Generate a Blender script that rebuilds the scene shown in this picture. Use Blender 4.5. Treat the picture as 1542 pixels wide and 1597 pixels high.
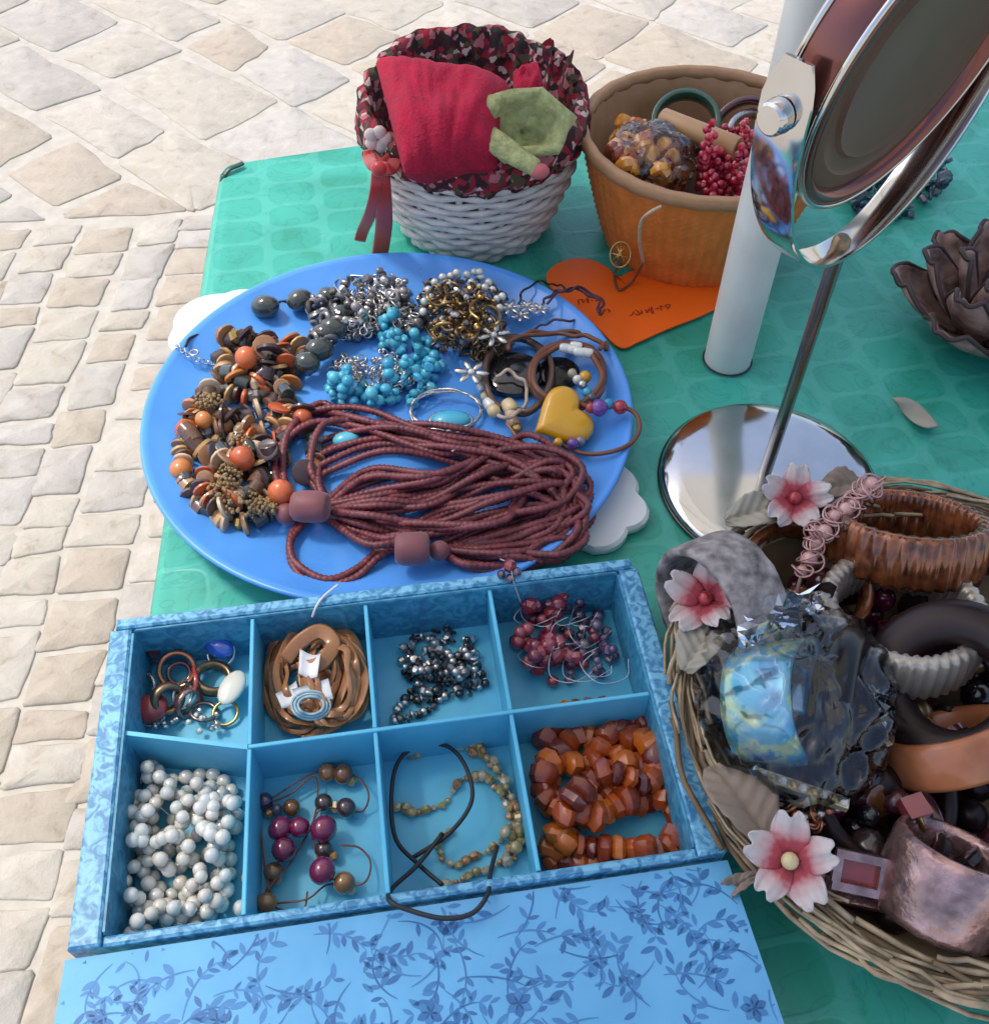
import bpy, math, random
from mathutils import Vector, Matrix, Quaternion, noise
R = math.radians
rnd = random.Random(7)
scene = bpy.context.scene
for o in list(bpy.data.objects): bpy.data.objects.remove(o)
COL = scene.collection

# ------------------------------------------------------------------ camera, sky, sun, exposure
TZ = 0.74                      # table top height
CAM_H = 0.51924                # camera above the table top
FPX, PITCH, ROLL, CX, CY, IW, IH = 1528.2, 0.8869, 0.0059, 771.0, 788.0, 1542.0, 1597.0
F_ = Vector((0, math.cos(PITCH), -math.sin(PITCH)))
X0 = Vector((1, 0, 0)); U0 = X0.cross(F_)
X_ = math.cos(ROLL)*X0 + math.sin(ROLL)*U0
U_ = -math.sin(ROLL)*X0 + math.cos(ROLL)*U0
CAM = Vector((0, 0, TZ+CAM_H))
cam = bpy.data.cameras.new('camera'); camo = bpy.data.objects.new('camera', cam); COL.objects.link(camo)
cam.sensor_fit = 'VERTICAL'; cam.sensor_height = 24.0; cam.sensor_width = 24.0
cam.lens = 24.0*FPX/IH
cam.shift_y = -(IH/2-CY)/IH
cam.clip_start = 0.01; cam.clip_end = 3000
camo.matrix_world = Matrix(((X_.x, U_.x, -F_.x, CAM.x), (X_.y, U_.y, -F_.y, CAM.y), (X_.z, U_.z, -F_.z, CAM.z), (0, 0, 0, 1)))
scene.camera = camo

SUN_EL, SUN_AZ = R(62), R(-68)      # azimuth from +y (away from the camera) towards +x
sd = Vector((math.sin(SUN_AZ)*math.cos(SUN_EL), math.cos(SUN_AZ)*math.cos(SUN_EL), math.sin(SUN_EL)))
world = bpy.data.worlds.new('World'); scene.world = world; world.use_nodes = True
wn = world.node_tree.nodes; bgn = wn['Background']
sky = wn.new('ShaderNodeTexSky'); sky.sky_type = 'NISHITA'; sky.sun_disc = False
sky.sun_elevation = SUN_EL; sky.sun_rotation = SUN_AZ; sky.air_density = 1.0; sky.dust_density = 2.5
world.node_tree.links.new(sky.outputs[0], bgn.inputs[0]); bgn.inputs[1].default_value = 0.15
sl = bpy.data.lights.new('sun', 'SUN'); sl.energy = 1.5; sl.angle = R(10); sl.color = (1, .955, .88)
slo = bpy.data.objects.new('sun', sl); COL.objects.link(slo); slo.location = (0, 0, 5)
slo.rotation_euler = (-sd).to_track_quat('-Z', 'Y').to_euler()
scene.view_settings.view_transform = 'Standard'; scene.view_settings.look = 'None'
scene.view_settings.gamma = 1.0; scene.view_settings.use_curve_mapping = False
scene.view_settings.exposure = 0.85
try:
    scene.view_settings.use_white_balance = True; scene.view_settings.white_balance_temperature = 6800; scene.view_settings.white_balance_tint = 12
except AttributeError: pass
scene.render.engine = 'CYCLES'
scene.cycles.use_denoising = True
scene.cycles.max_bounces = 10; scene.cycles.transparent_max_bounces = 12
scene.cycles.caustics_reflective = False; scene.cycles.caustics_refractive = False
scene.cycles.sample_clamp_indirect = 6

# ------------------------------------------------------------------ helpers
def at(px, py, h=0.0):
    """point of the place at height h above the table seen at photograph pixel px, py"""
    d = F_ + ((px-CX)/FPX)*X_ - ((py-CY)/FPX)*U_
    t = (h-CAM_H)/d.z
    return CAM + d*t
def V(*a): return Vector(a)
def setp(o, label=None, cat=None, group=None, kind=None):
    if label: o['label'] = label
    if cat: o['category'] = cat
    if group: o['group'] = group
    if kind: o['kind'] = kind
    return o
def thing(name, loc, label, cat, group=None):
    o = bpy.data.objects.new(name, None); COL.objects.link(o); o.location = loc; o.empty_display_size = .02
    return setp(o, label, cat, group)
def wloc(p):
    v = Vector((0, 0, 0))
    while p is not None: v += p.location; p = p.parent
    return v
class MB:
    def __init__(s): s.v = []; s.f = []; s.m = []; s.uv = None
    def add(s, vs, fs, mi=0):
        b = len(s.v); s.v += [Vector(p) for p in vs]
        for f in fs: s.f.append([b+i for i in f]); s.m.append(mi)
        return b
    def box(s, c, sx, sy, sz, M=None, mi=0):
        vs = []
        for x in (-1, 1):
            for y in (-1, 1):
                for z in (-1, 1):
                    p = V(x*sx/2, y*sy/2, z*sz/2); vs.append((M @ p if M else p) + Vector(c))
        s.add(vs, [(0,1,3,2),(4,6,7,5),(0,4,5,1),(2,3,7,6),(0,2,6,4),(1,5,7,3)], mi)
    def hexa(s, b, t, mi=0):
        """b,t: four bottom and four top corners, both counter-clockwise from above"""
        s.add(list(b)+list(t), [(3,2,1,0),(4,5,6,7),(0,1,5,4),(1,2,6,5),(2,3,7,6),(3,0,4,7)], mi)
    def tube(s, path, r, n=6, closed=False, caps=True, flat=None, mi=0):
        """path of points; r number or list; flat=(k, upvector): ribbon-like section squashed by k along up"""
        N = len(path)
        if N < 2: return
        rr = r if isinstance(r, (list, tuple)) else [r]*N
        T = []
        for i in range(N):
            a = path[(i-1) % N] if (closed or i > 0) else path[0]
            b = path[(i+1) % N] if (closed or i < N-1) else path[-1]
            d = b-a
            T.append(d.normalized() if d.length > 1e-12 else V(0, 0, 1))
        up = V(0, 0, 1) if abs(T[0].z) < .9 else V(1, 0, 0)
        nrm = (up - T[0]*up.dot(T[0])).normalized()
        vs = []
        for i in range(N):
            if flat is not None:
                u = flat[1]; nn = u - T[i]*u.dot(T[i])
                if nn.length > 1e-4: nrm = nn.normalized()
            else:
                nn = nrm - T[i]*nrm.dot(T[i])
                if nn.length > 1e-6: nrm = nn.normalized()
            bi = T[i].cross(nrm)
            k = flat[0] if flat is not None else 1
            for j in range(n):
                a = 2*math.pi*j/n
                vs.append(path[i] + (nrm*math.cos(a)*k + bi*math.sin(a))*rr[i])
        fs = []
        for i in range(N if closed else N-1):
            i2 = (i+1) % N
            for j in range(n):
                j2 = (j+1) % n
                fs.append((i*n+j, i*n+j2, i2*n+j2, i2*n+j))
        if not closed and caps:
            fs.append(tuple(range(n-1, -1, -1))); fs.append(tuple((N-1)*n+j for j in range(n)))
        s.add(vs, fs, mi)
    def lathe(s, prof, n=24, M=None, closed=False, fn=None, mi=0):
        """prof: (r,z) list turned round z; fn(theta,i,r,z)->(r,z)"""
        vs = []; P = len(prof)
        for j in range(n):
            a = 2*math.pi*j/n
            for i, (r, z) in enumerate(prof):
                if fn: r, z = fn(a, i, r, z)
                p = V(r*math.cos(a), r*math.sin(a), z)
                vs.append(M @ p if M else p)
        fs = []
        for j in range(n):
            j2 = (j+1) % n
            for i in range(P if closed else P-1):
                i2 = (i+1) % P
                fs.append((j*P+i, j2*P+i, j2*P+i2, j*P+i2))
        s.add(vs, fs, mi)
    def prism(s, outline, z0, z1, M=None, bev=0.0, mi=0):
        """outline: 2D ccw list; optional small chamfer"""
        n = len(outline)
        c = V(sum(p[0] for p in outline)/n, sum(p[1] for p in outline)/n, 0)
        def ring(z, k):
            o = []
            for p in outline:
                q = V(p[0], p[1], 0); d = (q-c)
                q = q - d.normalized()*k if d.length > k else q
                o.append(V(q.x, q.y, z))
            return o
        rings = [ring(z0, bev), ring(z0+bev, 0), ring(z1-bev, 0), ring(z1, bev)] if bev > 0 else [ring(z0, 0), ring(z1, 0)]
        vs = [p for r_ in rings for p in r_]
        fs = []
        for k in range(len(rings)-1):
            for i in range(n):
                j = (i+1) % n
                fs.append((k*n+i, k*n+j, (k+1)*n+j, (k+1)*n+i))
        b = len(vs)
        vs += [V(c.x, c.y, z0), V(c.x, c.y, z1)]
        L = (len(rings)-1)*n
        for i in range(n):
            j = (i+1) % n
            fs.append((b, j, i)); fs.append((b+1, L+i, L+j))
        s.add([M @ p for p in vs] if M else vs, fs, mi)
    def sphere(s, c, r, n=10, m=7, sc=(1, 1, 1), M=None, mi=0):
        prof = [(math.sin(math.pi*i/m), -math.cos(math.pi*i/m)) for i in range(m+1)]
        MM = Matrix.Translation(c) @ (M.to_4x4() if M else Matrix.Identity(4)) @ Matrix.Diagonal((r*sc[0], r*sc[1], r*sc[2], 1))
        s.lathe(prof, n, MM, mi=mi)
    def grid(s, nu, nv, fn, mi=0, closed_u=False):
        vs = [fn(i/(nu if closed_u else nu-1), j/(nv-1)) for i in range(nu) for j in range(nv)]
        fs = []
        for i in range(nu if closed_u else nu-1):
            for j in range(nv-1):
                i2 = (i+1) % nu
                fs.append((i*nv+j, i2*nv+j, i2*nv+j+1, i*nv+j+1))
        s.add(vs, fs, mi)
    def mesh(s, name, mats, origin=V(0, 0, 0), smooth=True):
        me = bpy.data.meshes.new(name)
        me.from_pydata([tuple(p-origin) for p in s.v], [], s.f)
        for m in (mats if isinstance(mats, (list, tuple)) else [mats]): me.materials.append(m)
        me.polygons.foreach_set('material_index', s.m)
        if smooth is True: me.polygons.foreach_set('use_smooth', [True]*len(me.polygons))
        me.validate(); me.update()
        if smooth == 'auto':
            me.polygons.foreach_set('use_smooth', [True]*len(me.polygons))
            me.set_sharp_from_angle(angle=R(38))
        return me
    def build(s, name, mats, parent=None, loc=None, smooth=True):
        """a mesh object; world-space vertices; origin at loc (default: the parent's place, or the mesh's base)"""
        if loc is None:
            if parent is not None: loc = wloc(parent)
            else:
                xs = [p.x for p in s.v]; ys = [p.y for p in s.v]; zs = [p.z for p in s.v]
                loc = V((min(xs)+max(xs))/2, (min(ys)+max(ys))/2, min(zs))
        me = s.mesh(name, mats, loc, smooth)
        o = bpy.data.objects.new(name, me); COL.objects.link(o)
        if parent is not None: o.parent = parent; o.location = loc - wloc(parent)
        else: o.location = loc
        return o
def inst(name, me, parent, p, sc=(1, 1, 1), axis=None, spin=0.0, quat=None):
    o = bpy.data.objects.new(name, me); COL.objects.link(o)
    o.parent = parent; o.location = Vector(p) - wloc(parent)
    o.scale = sc if isinstance(sc, (tuple, list)) else (sc, sc, sc)
    q = quat if quat is not None else (Vector(axis).to_track_quat('Z', 'Y') if axis is not None else Quaternion())
    o.rotation_mode = 'QUATERNION'; o.rotation_quaternion = q @ Quaternion((0, 0, 1), spin)
    return o
def spline(pts, n_per=10, closed=False):
    P = [Vector(p) for p in pts]; N = len(P); out = []
    segs = N if closed else N-1
    for i in range(segs):
        p0 = P[(i-1) % N] if (closed or i > 0) else P[0]*2-P[1]
        p1 = P[i]; p2 = P[(i+1) % N]
        p3 = P[(i+2) % N] if (closed or i+2 < N) else P[-1]*2-P[-2]
        for k in range(n_per):
            t = k/n_per; t2 = t*t; t3 = t2*t
            out.append(.5*((2*p1)+(p2-p0)*t+(2*p0-5*p1+4*p2-p3)*t2+(3*p1-p0-3*p2+p3)*t3))
    if not closed: out.append(P[-1].copy())
    return out
def resample(path, step, closed=False):
    P = list(path) + ([path[0]] if closed else [])
    out = [P[0].copy()]; acc = 0.0
    for a, b in zip(P, P[1:]):
        L = (b-a).length
        if L < 1e-9: continue
        while acc + L >= step:
            t = (step-acc)/L; a = a.lerp(b, t); out.append(a.copy()); L = (b-a).length; acc = 0.0
            if L < 1e-9: break
        acc += L
    return out
def px(pts, h=None):
    """list of (px,py,h) -> world"""
    return [at(p[0], p[1], p[2] if len(p) > 2 else h) for p in pts]
class Pile:
    """rests round pieces on a floor and on what already lies there"""
    def __init__(s, floor): s.floor = floor; s.b = []
    def drop(s, x, y, r, skip=2, k=.86, top=None):
        z = s.floor + r
        B = s.b[:-skip] if skip else s.b
        for (bx, by, bz, br) in B:
            d2 = (x-bx)**2+(y-by)**2; q = (r+br)*k
            if d2 < q*q: z = max(z, bz+math.sqrt(q*q-d2))
        if top is not None: z = min(z, top)
        s.b.append((x, y, z, r))
        return V(x, y, z)

# ------------------------------------------------------------------ materials
def srgb(r, g, b):
    f = lambda c: (c/255/12.92) if c/255 <= .04045 else ((c/255+.055)/1.055)**2.4
    return (f(r), f(g), f(b), 1)
def newmat(name):
    m = bpy.data.materials.new(name); m.use_nodes = True
    nt = m.node_tree; return m, nt, nt.nodes['Principled BSDF']
def node(nt, t, **kw):
    n = nt.nodes.new(t)
    for k, v in kw.items():
        if k.startswith('i_'):
            key = k[2:]
            n.inputs[int(key) if key.isdigit() else key.replace('_', ' ')].default_value = v
        else: setattr(n, k, v)
    return n
def lk(nt, a, b): nt.links.new(a, b)
def mth(nt, op, a, b=None, c=None):
    n = nt.nodes.new('ShaderNodeMath'); n.operation = op
    for i, x in enumerate((a, b, c)):
        if x is None: continue
        if hasattr(x, 'is_linked'): nt.links.new(x, n.inputs[i])
        else: n.inputs[i].default_value = x
    return n.outputs[0]
def mixc(nt, fac, a, b, mode='MIX'):
    n = nt.nodes.new('ShaderNodeMix'); n.data_type = 'RGBA'; n.blend_type = mode
    for i, x in ((0, fac), (6, a), (7, b)):
        if hasattr(x, 'is_linked'): nt.links.new(x, n.inputs[i])
        else: n.inputs[i].default_value = x
    return n.outputs[2]
def ramp(nt, fac, stops, interp='LINEAR'):
    n = nt.nodes.new('ShaderNodeValToRGB'); cr = n.color_ramp; cr.interpolation = interp
    while len(cr.elements) < len(stops): cr.elements.new(.5)
    for e, (p, c) in zip(cr.elements, stops): e.position = p; e.color = c
    nt.links.new(fac, n.inputs[0]); return n.outputs[0]
def coords(nt, kind='Object'):
    return nt.nodes.new('ShaderNodeTexCoord').outputs[kind]
def bumpn(nt, b, h, strength=.3, dist=.001):
    n = node(nt, 'ShaderNodeBump', i_Strength=strength, i_Distance=dist)
    nt.links.new(h, n.inputs['Height']); nt.links.new(n.outputs[0], b.inputs['Normal'])
def pm(name, col, rough=.5, metal=0.0, var=.18, vs=60, bump=0.0, bs=400, bd=.001, coat=0.0, trans=0.0, cols=None, sss=0.0, spec=None, ior=None, sheen=0.0, rvar=.1):
    """principled material with noise variation; cols: per-object random palette"""
    m, nt, b = newmat(name)
    tc = coords(nt)
    nz = node(nt, 'ShaderNodeTexNoise', i_Scale=vs, i_Detail=4.0); lk(nt, tc, nz.inputs['Vector'])
    base = col
    if cols:
        oi = nt.nodes.new('ShaderNodeObjectInfo')
        base = ramp(nt, oi.outputs['Random'], [(i/len(cols), c) for i, c in enumerate(cols)], 'CONSTANT')
    v = mth(nt, 'MULTIPLY_ADD', nz.outputs[0], 2*var, 1-var)
    cc = nt.nodes.new('ShaderNodeCombineColor')
    for i in range(3): lk(nt, v, cc.inputs[i])
    lk(nt, mixc(nt, 1.0, base, cc.outputs[0], 'MULTIPLY'), b.inputs['Base Color'])
    lk(nt, mth(nt, 'MULTIPLY_ADD', nz.outputs[0], 2*rvar, max(0.02, rough-rvar)), b.inputs['Roughness'])
    b.inputs['Metallic'].default_value = metal
    b.inputs['Coat Weight'].default_value = coat; b.inputs['Coat Roughness'].default_value = .12
    b.inputs['Transmission Weight'].default_value = trans
    b.inputs['Subsurface Weight'].default_value = sss; b.inputs['Subsurface Radius'].default_value = (.004, .002, .001)
    b.inputs['Sheen Weight'].default_value = sheen
    if ior: b.inputs['IOR'].default_value = ior
    if spec is not None: b.inputs['Specular IOR Level'].default_value = spec
    if bump > 0:
        n2 = node(nt, 'ShaderNodeTexNoise', i_Scale=bs, i_Detail=3.0); lk(nt, tc, n2.inputs['Vector'])
        bumpn(nt, b, n2.outputs[0], bump, bd)
    return m
M = {}
def build_materials():
    # tablecloth: shiny oilcloth, turquoise green with a print of paler rounded cell outlines and faint marbling
    m, nt, b = newmat('oilcloth')
    tc = coords(nt); mp = node(nt, 'ShaderNodeMapping'); lk(nt, tc, mp.inputs[0]); mp.inputs['Rotation'].default_value = (0, 0, R(-11))
    nzw = node(nt, 'ShaderNodeTexNoise', i_Scale=14.0, i_Detail=2.0); lk(nt, tc, nzw.inputs[0])
    va = node(nt, 'ShaderNodeVectorMath', operation='MULTIPLY_ADD'); lk(nt, nzw.outputs['Color'], va.inputs[0]); va.inputs[1].default_value = (.005, .005, 0); lk(nt, mp.outputs[0], va.inputs[2])
    sx = nt.nodes.new('ShaderNodeSeparateXYZ'); lk(nt, va.outputs[0], sx.inputs[0])
    cw, ch = .050, .036
    u = mth(nt, 'DIVIDE', sx.outputs[0], cw)
    colid = mth(nt, 'FLOOR', u)
    par = mth(nt, 'FLOORED_MODULO', colid, 2.0)
    v = mth(nt, 'ADD', mth(nt, 'DIVIDE', sx.outputs[1], ch), mth(nt, 'MULTIPLY', par, .5))
    fu = mth(nt, 'ABSOLUTE', mth(nt, 'SUBTRACT', mth(nt, 'FRACT', u), .5))
    fv = mth(nt, 'ABSOLUTE', mth(nt, 'SUBTRACT', mth(nt, 'FRACT', v), .5))
    # rounded cell: p-norm distance
    d = mth(nt, 'POWER', mth(nt, 'ADD', mth(nt, 'POWER', mth(nt, 'MULTIPLY', fu, 2.0), 3.2), mth(nt, 'POWER', mth(nt, 'MULTIPLY', fv, 2.0), 4.2)), 1/3.7)
    line = ramp(nt, d, [(.84, (0, 0, 0, 1)), (.92, (1, 1, 1, 1)), (1.0, (1, 1, 1, 1))])
    mb = node(nt, 'ShaderNodeTexNoise', i_Scale=9.0, i_Detail=6.0, i_Distortion=1.6); lk(nt, tc, mb.inputs[0])
    marb = ramp(nt, mb.outputs[0], [(.3, (.016, .28, .19, 1)), (.5, (.030, .37, .28, 1)), (.75, (.045, .44, .35, 1))])
    vein = node(nt, 'ShaderNodeTexNoise', i_Scale=26.0, i_Detail=5.0, i_Distortion=2.2); lk(nt, tc, vein.inputs[0])
    vm = ramp(nt, mth(nt, 'ABSOLUTE', mth(nt, 'SUBTRACT', vein.outputs[0], .5)), [(0, (.35, .35, .35, 1)), (.03, (0, 0, 0, 1))])
    c1 = mixc(nt, vm, marb, (.008, .17, .12, 1))
    lf = mth(nt, 'MULTIPLY', line, .17)
    lk(nt, mixc(nt, lf, c1, (.16, .62, .54, 1)), b.inputs['Base Color'])
    b.inputs['Roughness'].default_value = .36
    wr = node(nt, 'ShaderNodeTexNoise', i_Scale=11.0, i_Detail=5.0, i_Distortion=.8); lk(nt, tc, wr.inputs[0])
    hgt = mth(nt, 'ADD', mth(nt, 'MULTIPLY', line, .25), mth(nt, 'MULTIPLY', wr.outputs[0], 1.2))
    bumpn(nt, b, hgt, .35, .002)
    M['cloth'] = m
    # ground under the stones and beyond them
    m, nt, b = newmat('pale_mortar')
    tc = coords(nt)
    vo = node(nt, 'ShaderNodeTexVoronoi', i_Scale=3.6, i_Randomness=.6, feature='DISTANCE_TO_EDGE'); lk(nt, tc, vo.inputs[0])
    nz = node(nt, 'ShaderNodeTexNoise', i_Scale=30.0, i_Detail=6.0); lk(nt, tc, nz.inputs[0])
    mo = ramp(nt, nz.outputs[0], [(.3, (.43, .40, .335, 1)), (.7, (.53, .50, .43, 1))])
    st = ramp(nt, nz.outputs[0], [(.3, (.42, .39, .34, 1)), (.7, (.55, .52, .46, 1))])
    ed = ramp(nt, vo.outputs['Distance'], [(.03, (0, 0, 0, 1)), (.06, (1, 1, 1, 1))])
    sxg = nt.nodes.new('ShaderNodeSeparateXYZ'); lk(nt, tc, sxg.inputs[0])
    far = mth(nt, 'GREATER_THAN', sxg.outputs[1], 3.35)
    lk(nt, mixc(nt, mth(nt, 'MULTIPLY', ed, far), mo, st), b.inputs['Base Color']); b.inputs['Roughness'].default_value = .9
    bumpn(nt, b, nz.outputs[0], .6, .006)
    M['mortar'] = m
    # paving stones
    m, nt, b = newmat('limestone')
    tc = coords(nt); oi = nt.nodes.new('ShaderNodeObjectInfo')
    base = ramp(nt, oi.outputs['Random'], [(0, (.43, .385, .315, 1)), (.2, (.47, .44, .375, 1)), (.42, (.43, .41, .37, 1)), (.6, (.49, .46, .40, 1)), (.78, (.44, .39, .32, 1)), (.9, (.46, .445, .41, 1))], 'CONSTANT')
    va = node(nt, 'ShaderNodeVectorMath', operation='ADD'); lk(nt, tc, va.inputs[0]); lk(nt, oi.outputs['Location'], va.inputs[1])
    n1 = node(nt, 'ShaderNodeTexNoise', i_Scale=24.0, i_Detail=7.0, i_Roughness=.65, i_Distortion=.6); lk(nt, va.outputs[0], n1.inputs[0])
    sh = ramp(nt, n1.outputs[0], [(.25, (.66, .61, .54, 1)), (.42, (.94, .91, .87, 1)), (.55, (1.0, .99, .97, 1)), (.75, (1.16, 1.14, 1.1, 1))])
    lk(nt, mixc(nt, 1.0, base, sh, 'MULTIPLY'), b.inputs['Base Color']); b.inputs['Roughness'].default_value = .8
    n2 = node(nt, 'ShaderNodeTexNoise', i_Scale=110.0, i_Detail=8.0, i_Roughness=.7); lk(nt, va.outputs[0], n2.inputs[0])
    bumpn(nt, b, mth(nt, 'ADD', n1.outputs[0], mth(nt, 'MULTIPLY', n2.outputs[0], .6)), .6, .006)
    M['stone'] = m
    # patterned papers of the box
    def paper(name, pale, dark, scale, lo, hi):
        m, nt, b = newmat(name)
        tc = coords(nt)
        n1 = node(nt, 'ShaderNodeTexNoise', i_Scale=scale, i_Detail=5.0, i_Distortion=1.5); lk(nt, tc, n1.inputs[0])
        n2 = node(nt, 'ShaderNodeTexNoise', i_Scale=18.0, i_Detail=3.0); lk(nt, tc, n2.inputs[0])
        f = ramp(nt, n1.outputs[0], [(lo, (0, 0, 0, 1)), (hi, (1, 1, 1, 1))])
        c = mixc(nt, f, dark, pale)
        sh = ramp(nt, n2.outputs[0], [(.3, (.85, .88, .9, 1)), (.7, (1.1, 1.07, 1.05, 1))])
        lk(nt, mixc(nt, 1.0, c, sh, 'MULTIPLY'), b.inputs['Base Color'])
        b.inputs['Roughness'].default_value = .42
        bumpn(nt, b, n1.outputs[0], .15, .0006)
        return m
    M['rim_paper'] = paper('mottled_blue_paper', (.17, .47, .66, 1), (.035, .20, .38, 1), 150.0, .40, .58)
    M['in_paper'] = paper('plain_turquoise_paper', (.085, .48, .69, 1), (.07, .43, .64, 1), 40.0, .3, .7)
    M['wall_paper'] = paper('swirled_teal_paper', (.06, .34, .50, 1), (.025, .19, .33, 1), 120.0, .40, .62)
    M['lid_paper'] = paper('pale_blue_print_paper', (.12, .42, .70, 1), (.10, .38, .66, 1), 30.0, .3, .7)
    M['print'] = pm('dark_blue_print', (.028, .15, .37, 1), .45, var=.35, vs=120)
    M['print2'] = pm('mid_blue_print', (.045, .21, .46, 1), .45, var=.3, vs=120)
    # floral liner
    m, nt, b = newmat('floral_cotton')
    tc = coords(nt)
    nd = node(nt, 'ShaderNodeTexNoise', i_Scale=60.0, i_Detail=3.0); lk(nt, tc, nd.inputs[0])
    va = node(nt, 'ShaderNodeVectorMath', operation='MULTIPLY_ADD'); lk(nt, nd.outputs['Color'], va.inputs[0]); va.inputs[1].default_value = (.010, .010, .010); lk(nt, tc, va.inputs[2])
    vo = node(nt, 'ShaderNodeTexVoronoi', i_Scale=210.0); lk(nt, va.outputs[0], vo.inputs[0])
    sc = nt.nodes.new('ShaderNodeSeparateColor'); lk(nt, vo.outputs['Color'], sc.inputs[0])
    c = ramp(nt, sc.outputs[0], [(0, (.05, .006, .015, 1)), (.22, (.015, .016, .014, 1)), (.40, (.30, .012, .03, 1)), (.58, (.12, .012, .025, 1)), (.70, (.42, .14, .16, 1)), (.82, (.50, .40, .36, 1)), (.90, (.08, .07, .035, 1))], 'CONSTANT')
    lk(nt, c, b.inputs['Base Color']); b.inputs['Roughness'].default_value = .85
    bumpn(nt, b, nd.outputs[0], .5, .002)
    M['floral'] = m
    # abalone shell
    m, nt, b = newmat('abalone_shell')
    tc = coords(nt)
    n1 = node(nt, 'ShaderNodeTexNoise', i_Scale=26.0, i_Detail=3.0, i_Distortion=1.2); lk(nt, tc, n1.inputs[0])
    c = ramp(nt, n1.outputs[0], [(.25, (.01, .06, .16, 1)), (.40, (.03, .30, .55, 1)), (.52, (.08, .45, .62, 1)), (.60, (.50, .66, .32, 1)), (.66, (.05, .30, .60, 1)), (.8, (.20, .12, .40, 1))])
    lk(nt, c, b.inputs['Base Color']); b.inputs['Roughness'].default_value = .15; b.inputs['Coat Weight'].default_value = 1; b.inputs['Metallic'].default_value = .3
    M['abalone'] = m
    # cellophane
    m, nt, b = newmat('cellophane')
    out = nt.nodes['Material Output']
    tr = node(nt, 'ShaderNodeBsdfTransparent'); gl = node(nt, 'ShaderNodeBsdfGlossy', i_Roughness=.04)
    tr.inputs[0].default_value = (.985, .99, .995, 1); gl.inputs[0].default_value = (.95, .97, 1, 1)
    fr = node(nt, 'ShaderNodeFresnel', i_IOR=1.5)
    mx = nt.nodes.new('ShaderNodeMixShader'); lk(nt, mth(nt, 'MULTIPLY_ADD', fr.outputs[0], 0.95, .02), mx.inputs[0]); lk(nt, tr.outputs[0], mx.inputs[1]); lk(nt, gl.outputs[0], mx.inputs[2])
    lk(nt, mx.outputs[0], out.inputs[0])
    M['film'] = m
    # parasol fabric
    m, nt, b = newmat('parasol_canvas')
    out = nt.nodes['Material Output']
    df = node(nt, 'ShaderNodeBsdfDiffuse'); df.inputs[0].default_value = (.78, .77, .73, 1)
    tl = node(nt, 'ShaderNodeBsdfTranslucent'); tl.inputs[0].default_value = (.80, .79, .74, 1)
    mx = nt.nodes.new('ShaderNodeMixShader'); mx.inputs[0].default_value = .42
    lk(nt, df.outputs[0], mx.inputs[1]); lk(nt, tl.outputs[0], mx.inputs[2]); lk(nt, mx.outputs[0], out.inputs[0])
    M['canvas'] = m
    # felt petals: white tips, red towards the middle (object x runs along the petal)
    m, nt, b = newmat('felt_petal')
    tc = coords(nt); sx = nt.nodes.new('ShaderNodeSeparateXYZ'); lk(nt, tc, sx.inputs[0])
    nz = node(nt, 'ShaderNodeTexNoise', i_Scale=250.0, i_Detail=3.0); lk(nt, tc, nz.inputs[0])
    f = mth(nt, 'ADD', sx.outputs[0], mth(nt, 'MULTIPLY', mth(nt, 'SUBTRACT', nz.outputs[0], .5), .006))
    c = ramp(nt, mth(nt, 'DIVIDE', f, .02), [(.12, (.16, .012, .025, 1)), (.42, (.40, .06, .075, 1)), (.60, (.52, .30, .30, 1)), (.85, (.56, .50, .48, 1))])
    lk(nt, c, b.inputs['Base Color']); b.inputs['Roughness'].default_value = .9; bumpn(nt, b, nz.outputs[0], .3, .0008)
    M['petal'] = m
    # woven straw / rattan
    M['rattan'] = pm('orange_rattan', (.66, .19, .036, 1), .5, var=.35, vs=70, bump=.4, bs=300)
    M['rattan_in'] = pm('tan_rattan', (.40, .22, .11, 1), .6, var=.3, vs=70, bump=.4, bs=300)
    M['straw'] = pm('dry_straw', (.38, .29, .18, 1), .65, var=1.2, vs=90, bump=.3, bs=300)
    M['straw2'] = pm('dark_straw', (.17, .115, .06, 1), .7, var=.4, vs=90)
    M['wicker'] = pm('white_painted_wicker', (.60, .57, .54, 1), .55, var=.22, vs=140, bump=.5, bs=500)
    # plastics, paint, paper
    M['plate'] = pm('blue_plastic', (.075, .31, .80, 1), .34, var=.25, vs=14, bump=.08, bs=120, rvar=.3)
    M['white_plastic'] = pm('white_plastic', (.70, .73, .72, 1), .35, var=.05, vs=20)
    M['pole'] = pm('white_painted_tube', (.66, .67, .62, 1), .38, var=.3, vs=18, bump=.05, bs=80)
    M['orange_card'] = pm('orange_card', (.92, .135, .006, 1), .55, var=.10, vs=25, bump=.12, bs=60, bd=.003)
    M['ink'] = pm('faded_dark_ink', (.34, .035, .01, 1), .7, var=.4, vs=200)
    M['white_paper'] = pm('white_paper_tag', (.74, .76, .76, 1), .6, var=.06)
    M['clip'] = pm('dark_green_clip', (.02, .07, .05, 1), .4)
    # metals
    M['chrome'] = pm('polished_chrome', (.62, .60, .58, 1), .06, 1.0, var=.15, rvar=.10, vs=45)
    M['rimmetal'] = pm('maroon_reflection_metal', (.20, .075, .065, 1), .16, .75, var=.15, rvar=.04, vs=30)  # maroon of reflected surroundings is put into the rim colour
    M['darkreflect'] = pm('dark_reflection_back', (.12, .078, .055, 1), .34, .0, spec=.12, var=.25, vs=25)  # dark surroundings reflected in this face are painted as its base colour
    M['mirror'] = pm('mirror_glass', (.86, .87, .87, 1), .025, 1.0, var=.01, rvar=.005)
    M['steel'] = pm('brushed_steel_rod', (.40, .39, .37, 1), .25, 1.0, var=.1)
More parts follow.
